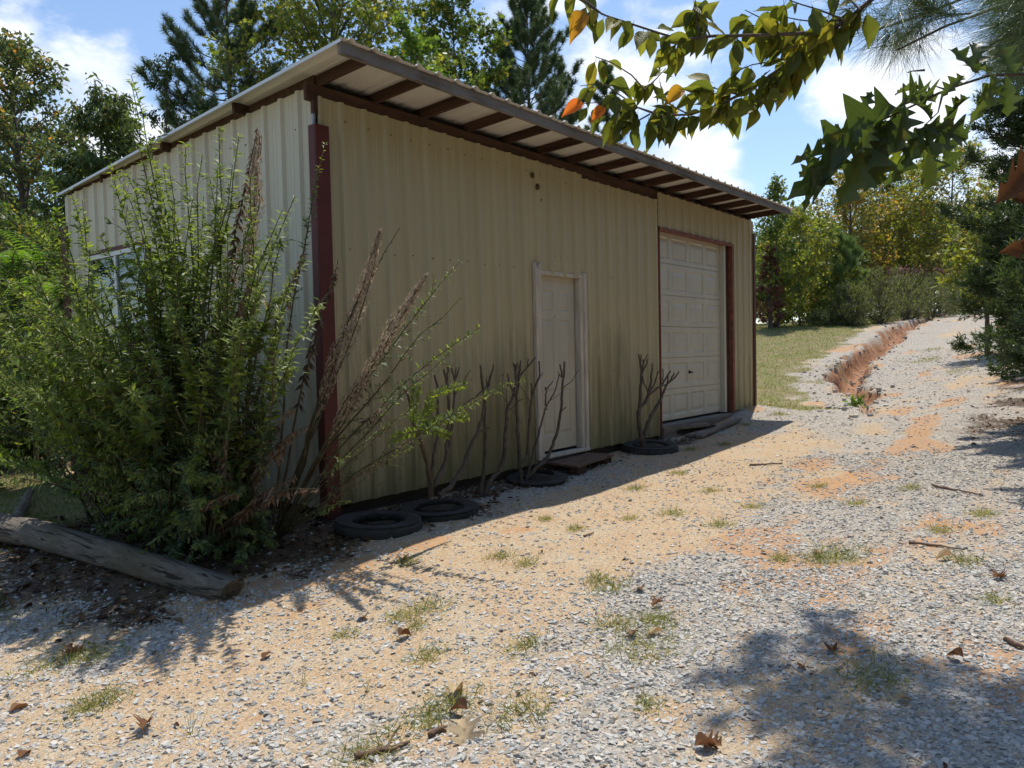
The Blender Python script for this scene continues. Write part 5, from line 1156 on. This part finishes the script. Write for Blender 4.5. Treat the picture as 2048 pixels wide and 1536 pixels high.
for Q, n in paths:
    u = np.sort(rc.uniform(.03, 1, n)); q, t = along(Q, u)
    q = q+rc.normal(0, .004, q.shape); sd = rc.choice([-1, 1], n)[:, None]
    d = unit(t*.35+np.cross(t, Fv)*sd*.3+rvec(rc, n)*.62+np.array([0, 0, -.8])); d[rc.random(n) < .10] += np.array([0, 0, .9])
    nr = unit(rvec(rc, n)*.6-Fv*.8+np.array([0, 0, .5]))
    pet = .012; 
    for i in range(n):
        wb.tube([q[i], q[i]+d[i]*pet], .0007, 3, cap=False)
        Lh = rc.uniform(.050, .095); rn = rc.beta(2.2, 2.6)
        put_leaves(lb, [q[i]+d[i]*pet], [d[i]], [nr[i]], Lh, Lh*rc.uniform(.50, .66), T_CH[rc.integers(4)], min(.86, rn))
# the single orange leaves
for (bx, by, tx, ty, d, rn) in [(1168, 207, 1124, 226, 2.3, .99), (1168, 22, 1142, 78, 2.12, .93), (1210, 215, 1182, 240, 2.3, .98), (1368, 176, 1330, 205, 2.25, .92)]:
    a, t_ = D(bx, by, d), D(tx, ty, d-.02); L_ = np.linalg.norm(t_-a); put_leaves(lb, [a], [t_-a], [-Fv+np.array([.2, 0, .3])], L_, L_*.65, T_CH[1], rn)
wb.build('branches', M['barkstem'], ch, True); lb.build('foliage', M['lf_cherry'], ch, True)

tr_ = CAM+3.3*(_R0)+2.0*np.array([f2[0], f2[1], 0]); tr_g = np.array([tr_[0], tr_[1], gz(tr_[0], tr_[1])])
ok = empty('oak_sapling', tuple(tr_g), 'oak twig with large dark lobed leaves hanging in front of the sky at right', 'tree'); wb = MB(); lb = MB(); lbn = MB()
wb.tube([tr_g-np.array([0, 0, .2]), tr_g+np.array([-.03, .02, 1.4]), tr_g+np.array([-.1, .05, 2.6]), tr_g+np.array([-.1, .1, 3.8])], [.05, .042, .03, .012], 8)
Q = poly([(2120, 140), (2048, 150), (1985, 151), (1930, 153), (1895, 180), (1862, 205), (1820, 213), (1790, 222), (1745, 250), (1700, 278), (1650, 305), (1615, 330)], 1.75, 1.9); Q = np.vstack([tr_g+np.array([-.1, .05, 2.45]), Q]); wb.tube(along(Q, np.linspace(0, 1, 30))[0], np.linspace(.011, .0016, 30), 6)
for pts in ([(1895, 180), (1870, 172), (1848, 190)], [(1885, 188), (1876, 225), (1850, 250)], [(1850, 250), (1875, 250)], [(1850, 140), (1825, 142), (1815, 145)]): wb.tube(poly(pts, 1.8, 1.82), [.003]+[.0015]*(len(pts)-1), 5, cap=False)
for bx, by, tx, ty, w_, d, rn, tt, bk in [
    (1808, 210, 1802, 292, .85, 1.78, .35, 0, .2), (1806, 212, 1640, 318, .55, 1.86, .30, 1, .4), (1800, 214, 1720, 330, .6, 1.88, .55, 0, .0), (1760, 245, 1690, 395, .62, 1.84, .45, 2, .0), (1700, 280, 1612, 372, .6, 1.9, .2, 1, .4),
    (1665, 300, 1600, 312, .6, 1.92, .25, 1, .4), (1640, 315, 1608, 345, .8, 1.93, .75, 0, .2), (1640, 330, 1612, 402, .42, 1.9, .3, 1, .3), (1735, 245, 1650, 280, .5, 1.93, .85, 2, .3), (1715, 235, 1740, 190, .8, 1.9, .15, 0, .0),
    (1800, 215, 1870, 178, .6, 1.8, .35, 3, .5), (1790, 190, 1842, 168, .3, 1.84, .7, 0, .6), (1822, 206, 1872, 222, .6, 1.76, .3, 1, .5), (1790, 230, 1742, 365, .6, 1.83, .40, 0, .0), (1770, 240, 1752, 362, .62, 1.87, .2, 2, .2),
    (1850, 250, 1812, 330, .6, 1.8, .15, 2, .0), (1850, 252, 1940, 270, .85, 1.78, .12, 0, .0), (1872, 250, 1895, 315, .7, 1.8, .2, 2, .0), (1850, 252, 1862, 362, .75, 1.79, .25, 0, .0), (1848, 300, 1858, 372, .9, 1.70, .97, 2, .0), (1790, 275, 1795, 335, .7, 1.9, .95, 1, .0),
    (1830, 255, 1800, 355, .55, 1.84, .3, 1, .2), (1870, 260, 1905, 340, .55, 1.86, .15, 3, .2), (1940, 195, 1884, 228, .25, 1.8, .3, 1, .5), (1930, 150, 1892, 182, .75, 1.72, .55, 0, .3), (1960, 150, 1905, 100, .8, 1.72, .3, 2, .1),
    (1985, 150, 1940, 125, .8, 1.74, .4, 0, .3), (1990, 150, 1960, 225, .6, 1.72, .6, 1, .1), (1950, 150, 1955, 80, .7, 1.75, .5, 0, .1), (2010, 150, 2020, 220, .8, 1.7, .45, 0, .0), (2030, 150, 2000, 90, .8, 1.7, .35, 2, .0), (1700, 278, 1640, 280, .5, 1.95, .6, 3, .3), (1745, 250, 1720, 300, .8, 1.78, .5, 0, .0)]:
    a, t_ = D(bx, by, d), D(tx, ty, d-.015*rc.normal()); L_ = max(.06, np.linalg.norm(t_-a)); put_leaves(lb, [a], [t_-a], [-Fv*(1-bk)+np.array([0, 0, bk])+rvec(rc, 1)[0]*.35], L_*1.10, L_*.86*w_, T_OAK[tt], rn)
wb.build('branches', M['barkstem'], ok, True); lb.build('foliage', M['lf_oak'], ok, True)
for bx, by, tx, ty, w_, d, rn in [(2062, 332, 2008, 396, .8, 1.5, .22), (2085, 405, 2022, 388, .6, 1.52, .12), (2072, 462, 2024, 512, .8, 1.5, .25)]:
    a, t_ = D(bx, by, d), D(tx, ty, d-.05); L_ = np.linalg.norm(t_-a)*.85; put_leaves(lbn, [a], [t_-a], [-Fv+rvec(rc, 1)[0]*.4], L_, L_*w_, T_OAK[rc.integers(4)], rn)
lbn.build('dead_foliage', M['lf_brown'], ok, True)

# pine boughs overhead
tr_ = CAM+4.6*(_R0)+3.0*np.array([f2[0], f2[1], 0]); tr_g = np.array([tr_[0], tr_[1], gz(tr_[0], tr_[1])])
pn_ = empty('overhanging_pine', tuple(tr_g), 'pine whose long-needled boughs hang over the upper right of the view', 'pine tree'); wb = MB(); TP = []; TD = []
wb.tube([tr_g-np.array([0, 0, .2]), tr_g+np.array([0, 0, 3.5]), tr_g+np.array([-.1, 0, 7.5])], [.15, .13, .09], 10)
def bough(P, ntw, tl, ra=.012, nt_=4):
    wb.tube(along(P, np.linspace(0, 1, 14))[0], np.linspace(ra, .005, 14), 6)
    for _ in range(ntw):
        u = rc.uniform(.35, 1); q, t = along(P, [u]); d_ = unit(t[0]*.8+rvec(rc, 1)[0]*.8-np.array([0, 0, .15])); Q = curve(q[0], q[0]+d_*tl*rc.uniform(.5, 1.1), -.06, 5, wob=.03, r=rc); wb.tube(Q, np.linspace(.005, .003, 5), 5, cap=False)
        a, b_ = along(Q, np.linspace(.55, 1, nt_)); TP.append(a); TD.append(b_)
for pts, d0, d1, nt2 in [([(2140, -40), (2040, 10), (1960, 20), (1900, 45), (1850, 85), (1795, 100)], 3.3, 3.2, 3), ([(2160, -60), (2000, -30), (1900, 5), (1800, 50), (1745, 62)], 3.4, 3.3, 3)]:
    P = np.vstack([tr_g+np.array([0, 0, 4.0]), poly(pts, d0, d1)]); bough(P, nt2, .25, .014)
for px_, py_, dx, dy in [(1745, 70, -1, .9), (1770, 90, -.4, 1), (1720, 45, -1, .3), (1800, 105, .1, 1), (1690, 20, -.8, .2), (1830, 60, .3, 1), (1860, 30, .2, .8), (1770, 30, -.3, .6), (1700, -20, -.6, .6), (1790, 70, -.2, 1), (1900, 20, .2, .6), (1840, 95, 0, 1)]:
    a = D(px_, py_, 3.25+rc.uniform(-.12, .12)); TP.append(a[None]); TD.append((Rv*dx-Uv*dy)[None])
for _ in range(46):       # the dense bough at the corner
    a = D(rc.uniform(1960, 2120), rc.uniform(-60, 130), 2.9+rc.uniform(-.3, .3)); TP.append(a[None]); TD.append((-Rv*.8-Uv*.6+rvec(rc, 1)[0]*.4)[None])
P = np.vstack([tr_g+np.array([0, 0, 3.4]), poly([(2200, 0), (2100, 30), (2040, 60), (1980, 90)], 3.0, 2.8)]); bough(P, 8, .3)
nb_ = MB(); A = np.concatenate(TP); B_ = np.concatenate(TD); tufts(nb_, rc, A, B_, 70, .22, .0022, .75)
# higher boughs, whose shade falls on the gravel at the lower right
TP = []; TD = []
def shade_pt(px, py, h): g0 = hit(px, py); s = (h-g0[2])/SUN_TO[2]; return g0+SUN_TO*s
for sx, sy, ntf in [(1560, 1330, 9), (1660, 1290, 7), (1740, 1330, 9), (1620, 1400, 9), (1800, 1400, 9), (1480, 1350, 6), (1900, 1380, 8), (1700, 1440, 9), (1880, 1470, 10), (2000, 1440, 10), (1960, 1520, 10), (2040, 1500, 10), (1780, 1510, 9), (1560, 1440, 6), (1640, 1250, 4), (2060, 1400, 6), (1850, 1560, 8), (1650, 1520, 5)]:
    c_ = shade_pt(sx, sy, 5.2+.4*rc.normal()); P = curve(tr_g+np.array([-.05, 0, 4.6+rc.uniform(-.3, .8)]), c_, .06, 8, wob=.02, r=rc); wb.tube(P, np.linspace(.022, .006, 8), 5)
    for _ in range(ntf): a = c_+rc.normal(0, .12, 3); TP.append(a[None]); TD.append(unit(rvec(rc, 1)+np.array([-.5, 0, 0])))
tufts(nb_, rc, np.concatenate(TP), np.concatenate(TD), 80, .22, .009, .9)
wb.build('boughs', M['barkpine'], pn_, True); nb_.build('foliage', M['ndl'], pn_)

# ------------------------------------------------------------------ ground cover
rg = np.random.default_rng(120)
gb_ = MB()
def blades(x, y, h, w, lo=0., hi=1., lean=.5, n_per=1):
    n = len(x); P = np.stack([x, y, ground_h(x, y)-.004], -1); d = unit(np.stack([rg.normal(0, lean, n), rg.normal(0, lean, n), np.ones(n)], -1))
    put_leaves(gb_, P, d, rvec(rg, n), h*rg.uniform(.5, 1.3, n), w, T_TRI, lo+(hi-lo)*rg.random(n))
# lawn beyond the shed, and thin grass through the drive
n = 150000; d = np.sqrt(rg.uniform(8**2, 32**2, n)); l = rg.uniform(-.05, .62, n)*d; x = CAM[0]+d*f2[0]+l*r2[0]; y = CAM[1]+d*f2[1]+l*r2[1]
k = masks(x, y); keep = (k[1]*(.55+.9*fbm(x*1.5, y*1.5, 3)) > .35+.5*rg.random(n)) & (k[4] < .5) & ~in_building(x, y); x, y = x[keep], y[keep]
blades(x, y, .055, .012, .1, 1., .7)
# left patch by the log
n = 30000; x = rg.uniform(-4.5, .0, n); y = rg.uniform(-.9, 6, n); k = masks(x, y); keep = (k[1] > .35+.4*rg.random(n)) | ((x > -2.4) & (rg.random(n) < .25) & (fbm(x*2, y*2, 3) > .5)); x, y = x[keep], y[keep]
blades(x, y, .07, .006, .0, .6, .8)
# tufts pushing through the gravel
tuft_px = [(850, 1228, 1.3), (800, 1245, .9), (860, 1322, 1.1), (830, 1260, .8), (690, 1275, .6), (900, 1420, 1.6), (740, 1510, 1.5), (860, 1440, 1.2), (1035, 1430, 1.5), (1050, 1300, 1.), (1220, 1180, 1.3), (1000, 1120, 1.), (1050, 1130, 1.), (1195, 1165, 1.), (1300, 1240, .9), (1225, 1250, 1.2), (1320, 1245, .9), (1290, 1300, 2.), (1345, 1030, 1.3), (1440, 1055, 1.2), (1355, 950, 1.2), (1505, 1018, 1.), (1270, 980, 1.2), (1680, 1110, 2.), (1640, 1120, 1.4),
           (1710, 1012, 1.2), (1925, 1120, 1.2), (1965, 1030, 1.2), (1740, 1365, 1.9), (1300, 1415, .7), (210, 1410, 1.3), (180, 1425, .9), (120, 1340, 1.6), (200, 1320, 1.2), (1150, 1060, .8), (1260, 1040, .8), (1420, 985, .9), (1820, 980, 1.1), (1640, 975, 1.), (1560, 830, 1.5), (1490, 850, 1.), (1380, 900, 1.2), (1450, 890, 1.), (820, 1130, .8), (1560, 1120, .8), (1090, 1045, .7), (1990, 1200, .8), (1880, 1060, .9)]
for px_, py_, s in tuft_px:
    g0 = hit(px_, py_); n = int(130*s); R = .06*s; x = g0[0]+rg.normal(0, R, n); y = g0[1]+rg.normal(0, R*.7, n); blades(x, y, .062+.018*s, .0045, .15 if rg.random() < .6 else .45, 1., 1.2)
for px_, py_ in ((735, 1390), (608, 1380), (380, 1480), (1065, 1290)):      # lone stalks
    g0 = hit(px_, py_); n = 9; blades(g0[0]+rg.normal(0, .01, n), g0[1]+rg.normal(0, .01, n), .14, .003, .2, .7, .35)
tag(gb_.build('grass', M['grass']), 'thin grass of the lawn and of the tufts in the gravel', 'grass', kind='stuff')

# dry leaf litter under the bush, along the wall and under the junipers
lt = MB()
def litter(n, xs, ys, size, cond=None):
    x = rg.uniform(*xs, n); y = rg.uniform(*ys, n); k = masks(x, y)[2]; keep = (k > .25+.6*rg.random(n)) & ~in_building(x, y); x, y = x[keep], y[keep]; n = len(x)
    P = np.stack([x, y, ground_h(x, y)+rg.uniform(.004, .03, n)], -1); d = unit(np.stack([rg.normal(0, 1, n), rg.normal(0, 1, n), rg.normal(0, .3, n)], -1)); s = size*rg.uniform(.5, 1.3, n)
    put_leaves(lt, P, d, np.stack([rg.normal(0, .45, n), rg.normal(0, .45, n), np.ones(n)], -1), s, s*.6, T_LEAF, rg.random(n))
litter(8000, (-2.9, 3.0), (-1.5, 3.2), .06); litter(5000, (5.5, 16), (-8, -3.4), .06); litter(1200, (3, 6), (-.8, 0), .05)
n = 700; d = np.sqrt(rg.uniform(2.4**2, 12**2, n)); l = rg.uniform(-.65, .65, n)*d; x = CAM[0]+d*f2[0]+l*r2[0]; y = CAM[1]+d*f2[1]+l*r2[1]; kp = ~in_building(x, y); x, y = x[kp], y[kp]; n = len(x)
s = .028*rg.uniform(.5, 1.5, n); put_leaves(lt, np.stack([x, y, ground_h(x, y)+.012], -1), unit(np.stack([rg.normal(0, 1, n), rg.normal(0, 1, n), rg.normal(0, .2, n)], -1)), np.stack([rg.normal(0, .5, n), rg.normal(0, .5, n), np.ones(n)], -1), s, s*.5, T_LEAF, .25+.6*rg.random(n))
tag(lt.build('leaf_litter', M['litter']), 'dry brown leaf litter on the shaded ground', 'leaf litter', kind='stuff')

# fallen leaves and sticks that can be told apart
def fallen(label, px, py, ang, size, rn, oak=True, w=1.0, lift=.012, curl=0, tilt=.3):
    g0 = hit(px, py); z = gz(g0[0], g0[1]); mb = MB(); d = np.array([math.cos(ang), math.sin(ang), tilt*.4])
    T = (T_OAK if oak else T_CH)[curl]; put_leaves(mb, [(g0[0], g0[1], z+lift)], [d], [np.array([.25*math.sin(ang*3), .2, 1])], size, size*w, T, rn)
    o = mb.build('fallen_leaf', M['lf_brown'], None, True, loc=(g0[0], g0[1], z)); return tag(o, label, 'leaf', 'dry leaves fallen on the gravel')
for a in [('large pale tan oak leaf standing on its lobes beside the stick, near the bottom middle', 925, 1462, -2.2, .16, 1.0, True, .9, .05, 1, -.9), ('pale tan curled leaf in the grass tuft behind the large pale oak leaf', 905, 1405, .4, .11, .97, False, .8, .03, 3),
          ('dark red-brown curled leaf beside the large pale oak leaf', 935, 1440, 1.8, .09, .1, False, .9, .03, 3), ('rust-brown curled leaf alone on the gravel at the lower left', 285, 1485, .9, .11, .3, True, .8, .03, 3),
          ('brown rolled leaf at the very bottom, right of the middle', 1390, 1512, -.6, .10, .35, False, .7, .02, 3), ('small brown oak leaf at the very bottom next to the rolled leaf', 1445, 1508, 1.5, .09, .45, True, .9, .02, 1),
          ('brown curled leaf in the middle of the dark shade on the gravel', 1660, 1310, .1, .10, .35, False, .7, .02, 3), ('brown leaf lying left of the grass tuft in the shade', 1602, 1350, .2, .08, .4, False, .6, .015, 1),
          ('tan leaf below the grass tuft in the shade', 1792, 1402, -.8, .07, .85, False, .7, .015, 1), ('dark brown cupped leaf right of the shade, near the right edge', 1927, 1325, 1.2, .08, .2, False, .8, .03, 3),
          ('red-brown folded leaf above the shade near the right edge', 1988, 1155, -.4, .10, .3, True, .9, .02, 3), ('tan leaf on the sunlit gravel left of the shade', 1325, 1268, 2.6, .10, .92, False, .6, .015, 1),
          ('brown leaf pair on the dry tuft left of the shade', 1262, 1283, .4, .09, .5, True, .8, .03, 1), ('red-brown leaf behind the dry tuft left of the shade', 1282, 1190, .6, .09, .38, True, .9, .02, 3),
          ('rusty leaf between two small green tufts above the shade', 1325, 1210, 2.8, .08, .42, True, .9, .02, 3), ('pale tan leaf at the edge of the shed shadow below the front tyre', 800, 1135, .5, .12, .98, True, .8, .02, 1),
          ('brown crumpled leaf on the sand at centre left', 730, 1245, 1.0, .08, .3, False, .9, .02, 3), ('dark brown leaf in the green tuft at centre left', 798, 1287, .1, .09, .18, False, .7, .03, 3),
          ('reddish leaf lying flat on the gravel at centre left', 525, 1325, .5, .09, .2, False, .6, .01, 0), ('big brown leaf in the shaded grass at the lower left', 125, 1330, .3, .13, .55, True, .9, .02, 1),
          ('brown leaf on the sunlit gravel at the left edge', 20, 1430, .2, .09, .5, False, .8, .01, 1), ('tan leaf on the long grass tuft at right', 1640, 1115, .5, .11, .8, True, .7, .03, 1), ('pale twisted leaf on the small tuft near the right edge', 1905, 1118, 2.2, .11, .95, False, .5, .03, 3),
          ('rusty leaf in the gravel near the left bottom corner', 40, 1528, .7, .07, .35, False, .8, .01, 1)]: fallen(*a)
def stick(label, pts, r0, r1):
    P = np.array([(*hit(*p)[:2], 0) for p in pts]); P[:, 2] = [gz(x, y)+r0*.9+.004 for x, y in P[:, :2]]; q, _ = along(P, np.linspace(0, 1, 12)); q = q+rg.normal(0, .002, q.shape)
    mb = MB(); mb.tube(q, np.linspace(r0, r1, 12)*(1+.1*rg.random(12)), 8); tag(mb.build('dead_stick', M['log2'] , None, True), label, 'stick', 'dead sticks on the gravel')
M['log2'] = bark('brown_stick_bark', (.09, .05, .032), (.24, .15, .10), (1, 1, .5), 30)
stick('thick brown stick lying at the bottom middle', [(712, 1524), (765, 1517), (785, 1506), (820, 1500)], .0115, .005)
stick('brown stick ending at the large pale oak leaf', [(858, 1474), (895, 1460)], .011, .009)
stick('thin dark twig behind the thick brown stick', [(770, 1506), (790, 1475), (800, 1462)], .005, .003)
stick('long thin dark twig on the gravel toward the drive', [(1500, 932), (1530, 931), (1565, 930)], .011, .006)
stick('long thin twig in the gravel near the right edge', [(1818, 1088), (1870, 1095), (1930, 1105)], .009, .004)
stick('thin twig in the gravel above the long grass tuft at right', [(1865, 975), (1920, 985), (1965, 992)], .011, .005)
stick('short thin twig in the sand left of centre', [(1168, 1078), (1188, 1070)], .008, .005)
stick('bright brown stick fragment at the right edge', [(2010, 1288), (2046, 1300)], .012, .009)
# gully seedling
sp_ = hit(1710, 815); e = empty('gully_weed', (sp_[0], sp_[1], gz(sp_[0], sp_[1])), 'small bright green weed at the mouth of the eroded gully', 'weed'); lb = MB(); n = 46
put_leaves(lb, np.tile([sp_[0], sp_[1], gz(sp_[0], sp_[1])+.05], (n, 1))+rg.normal(0, .06, (n, 3)), rvec(rg, n)+np.array([0, 0, .6]), rvec(rg, n)+np.array([0, 0, .6]), .13, .05, T_LANCE, rg.random(n)); lb.build('foliage', M['lf_bright'], e)
st = MB(); st.tube([(sp_[0], sp_[1], gz(sp_[0], sp_[1])-.02), (sp_[0], sp_[1], gz(sp_[0], sp_[1])+.16)], .006, 5); st.build('stem', M['cane'], e)
# stones on the bed and rim of the gully
rk = MB(); n = 420; i = rg.integers(0, len(gul)-1, n); t = rg.random(n)[:, None]; c_ = gul[i]*(1-t)+gul[i+1]*t+rg.normal(0, .33, (n, 2)); base = np.array([(a, b__, c__) for c__ in (-1, 1) for b__ in (-1, 1) for a in (-1, 1)], float)
s = rg.uniform(.02, .07, n); V = base[None]*(1+.6*(rg.random((n, 8, 3))-.5))*s[:, None, None]*np.array([.6, .5, .4]); V = V+np.stack([c_[:, 0], c_[:, 1], ground_h(c_[:, 0], c_[:, 1])+s*.15], -1)[:, None]
rk.add(V.reshape(-1, 3), (np.arange(n)[:, None, None]*8+np.array([(0, 2, 3, 1), (4, 5, 7, 6), (0, 1, 5, 4), (2, 6, 7, 3), (0, 4, 6, 2), (1, 3, 7, 5)])[None]).reshape(-1, 4), rnd=np.repeat(rg.random(n), 6))
tag(rk.build('gully_stones', M['stone']), 'stones washed out along the eroded gully', 'stones', kind='stuff')
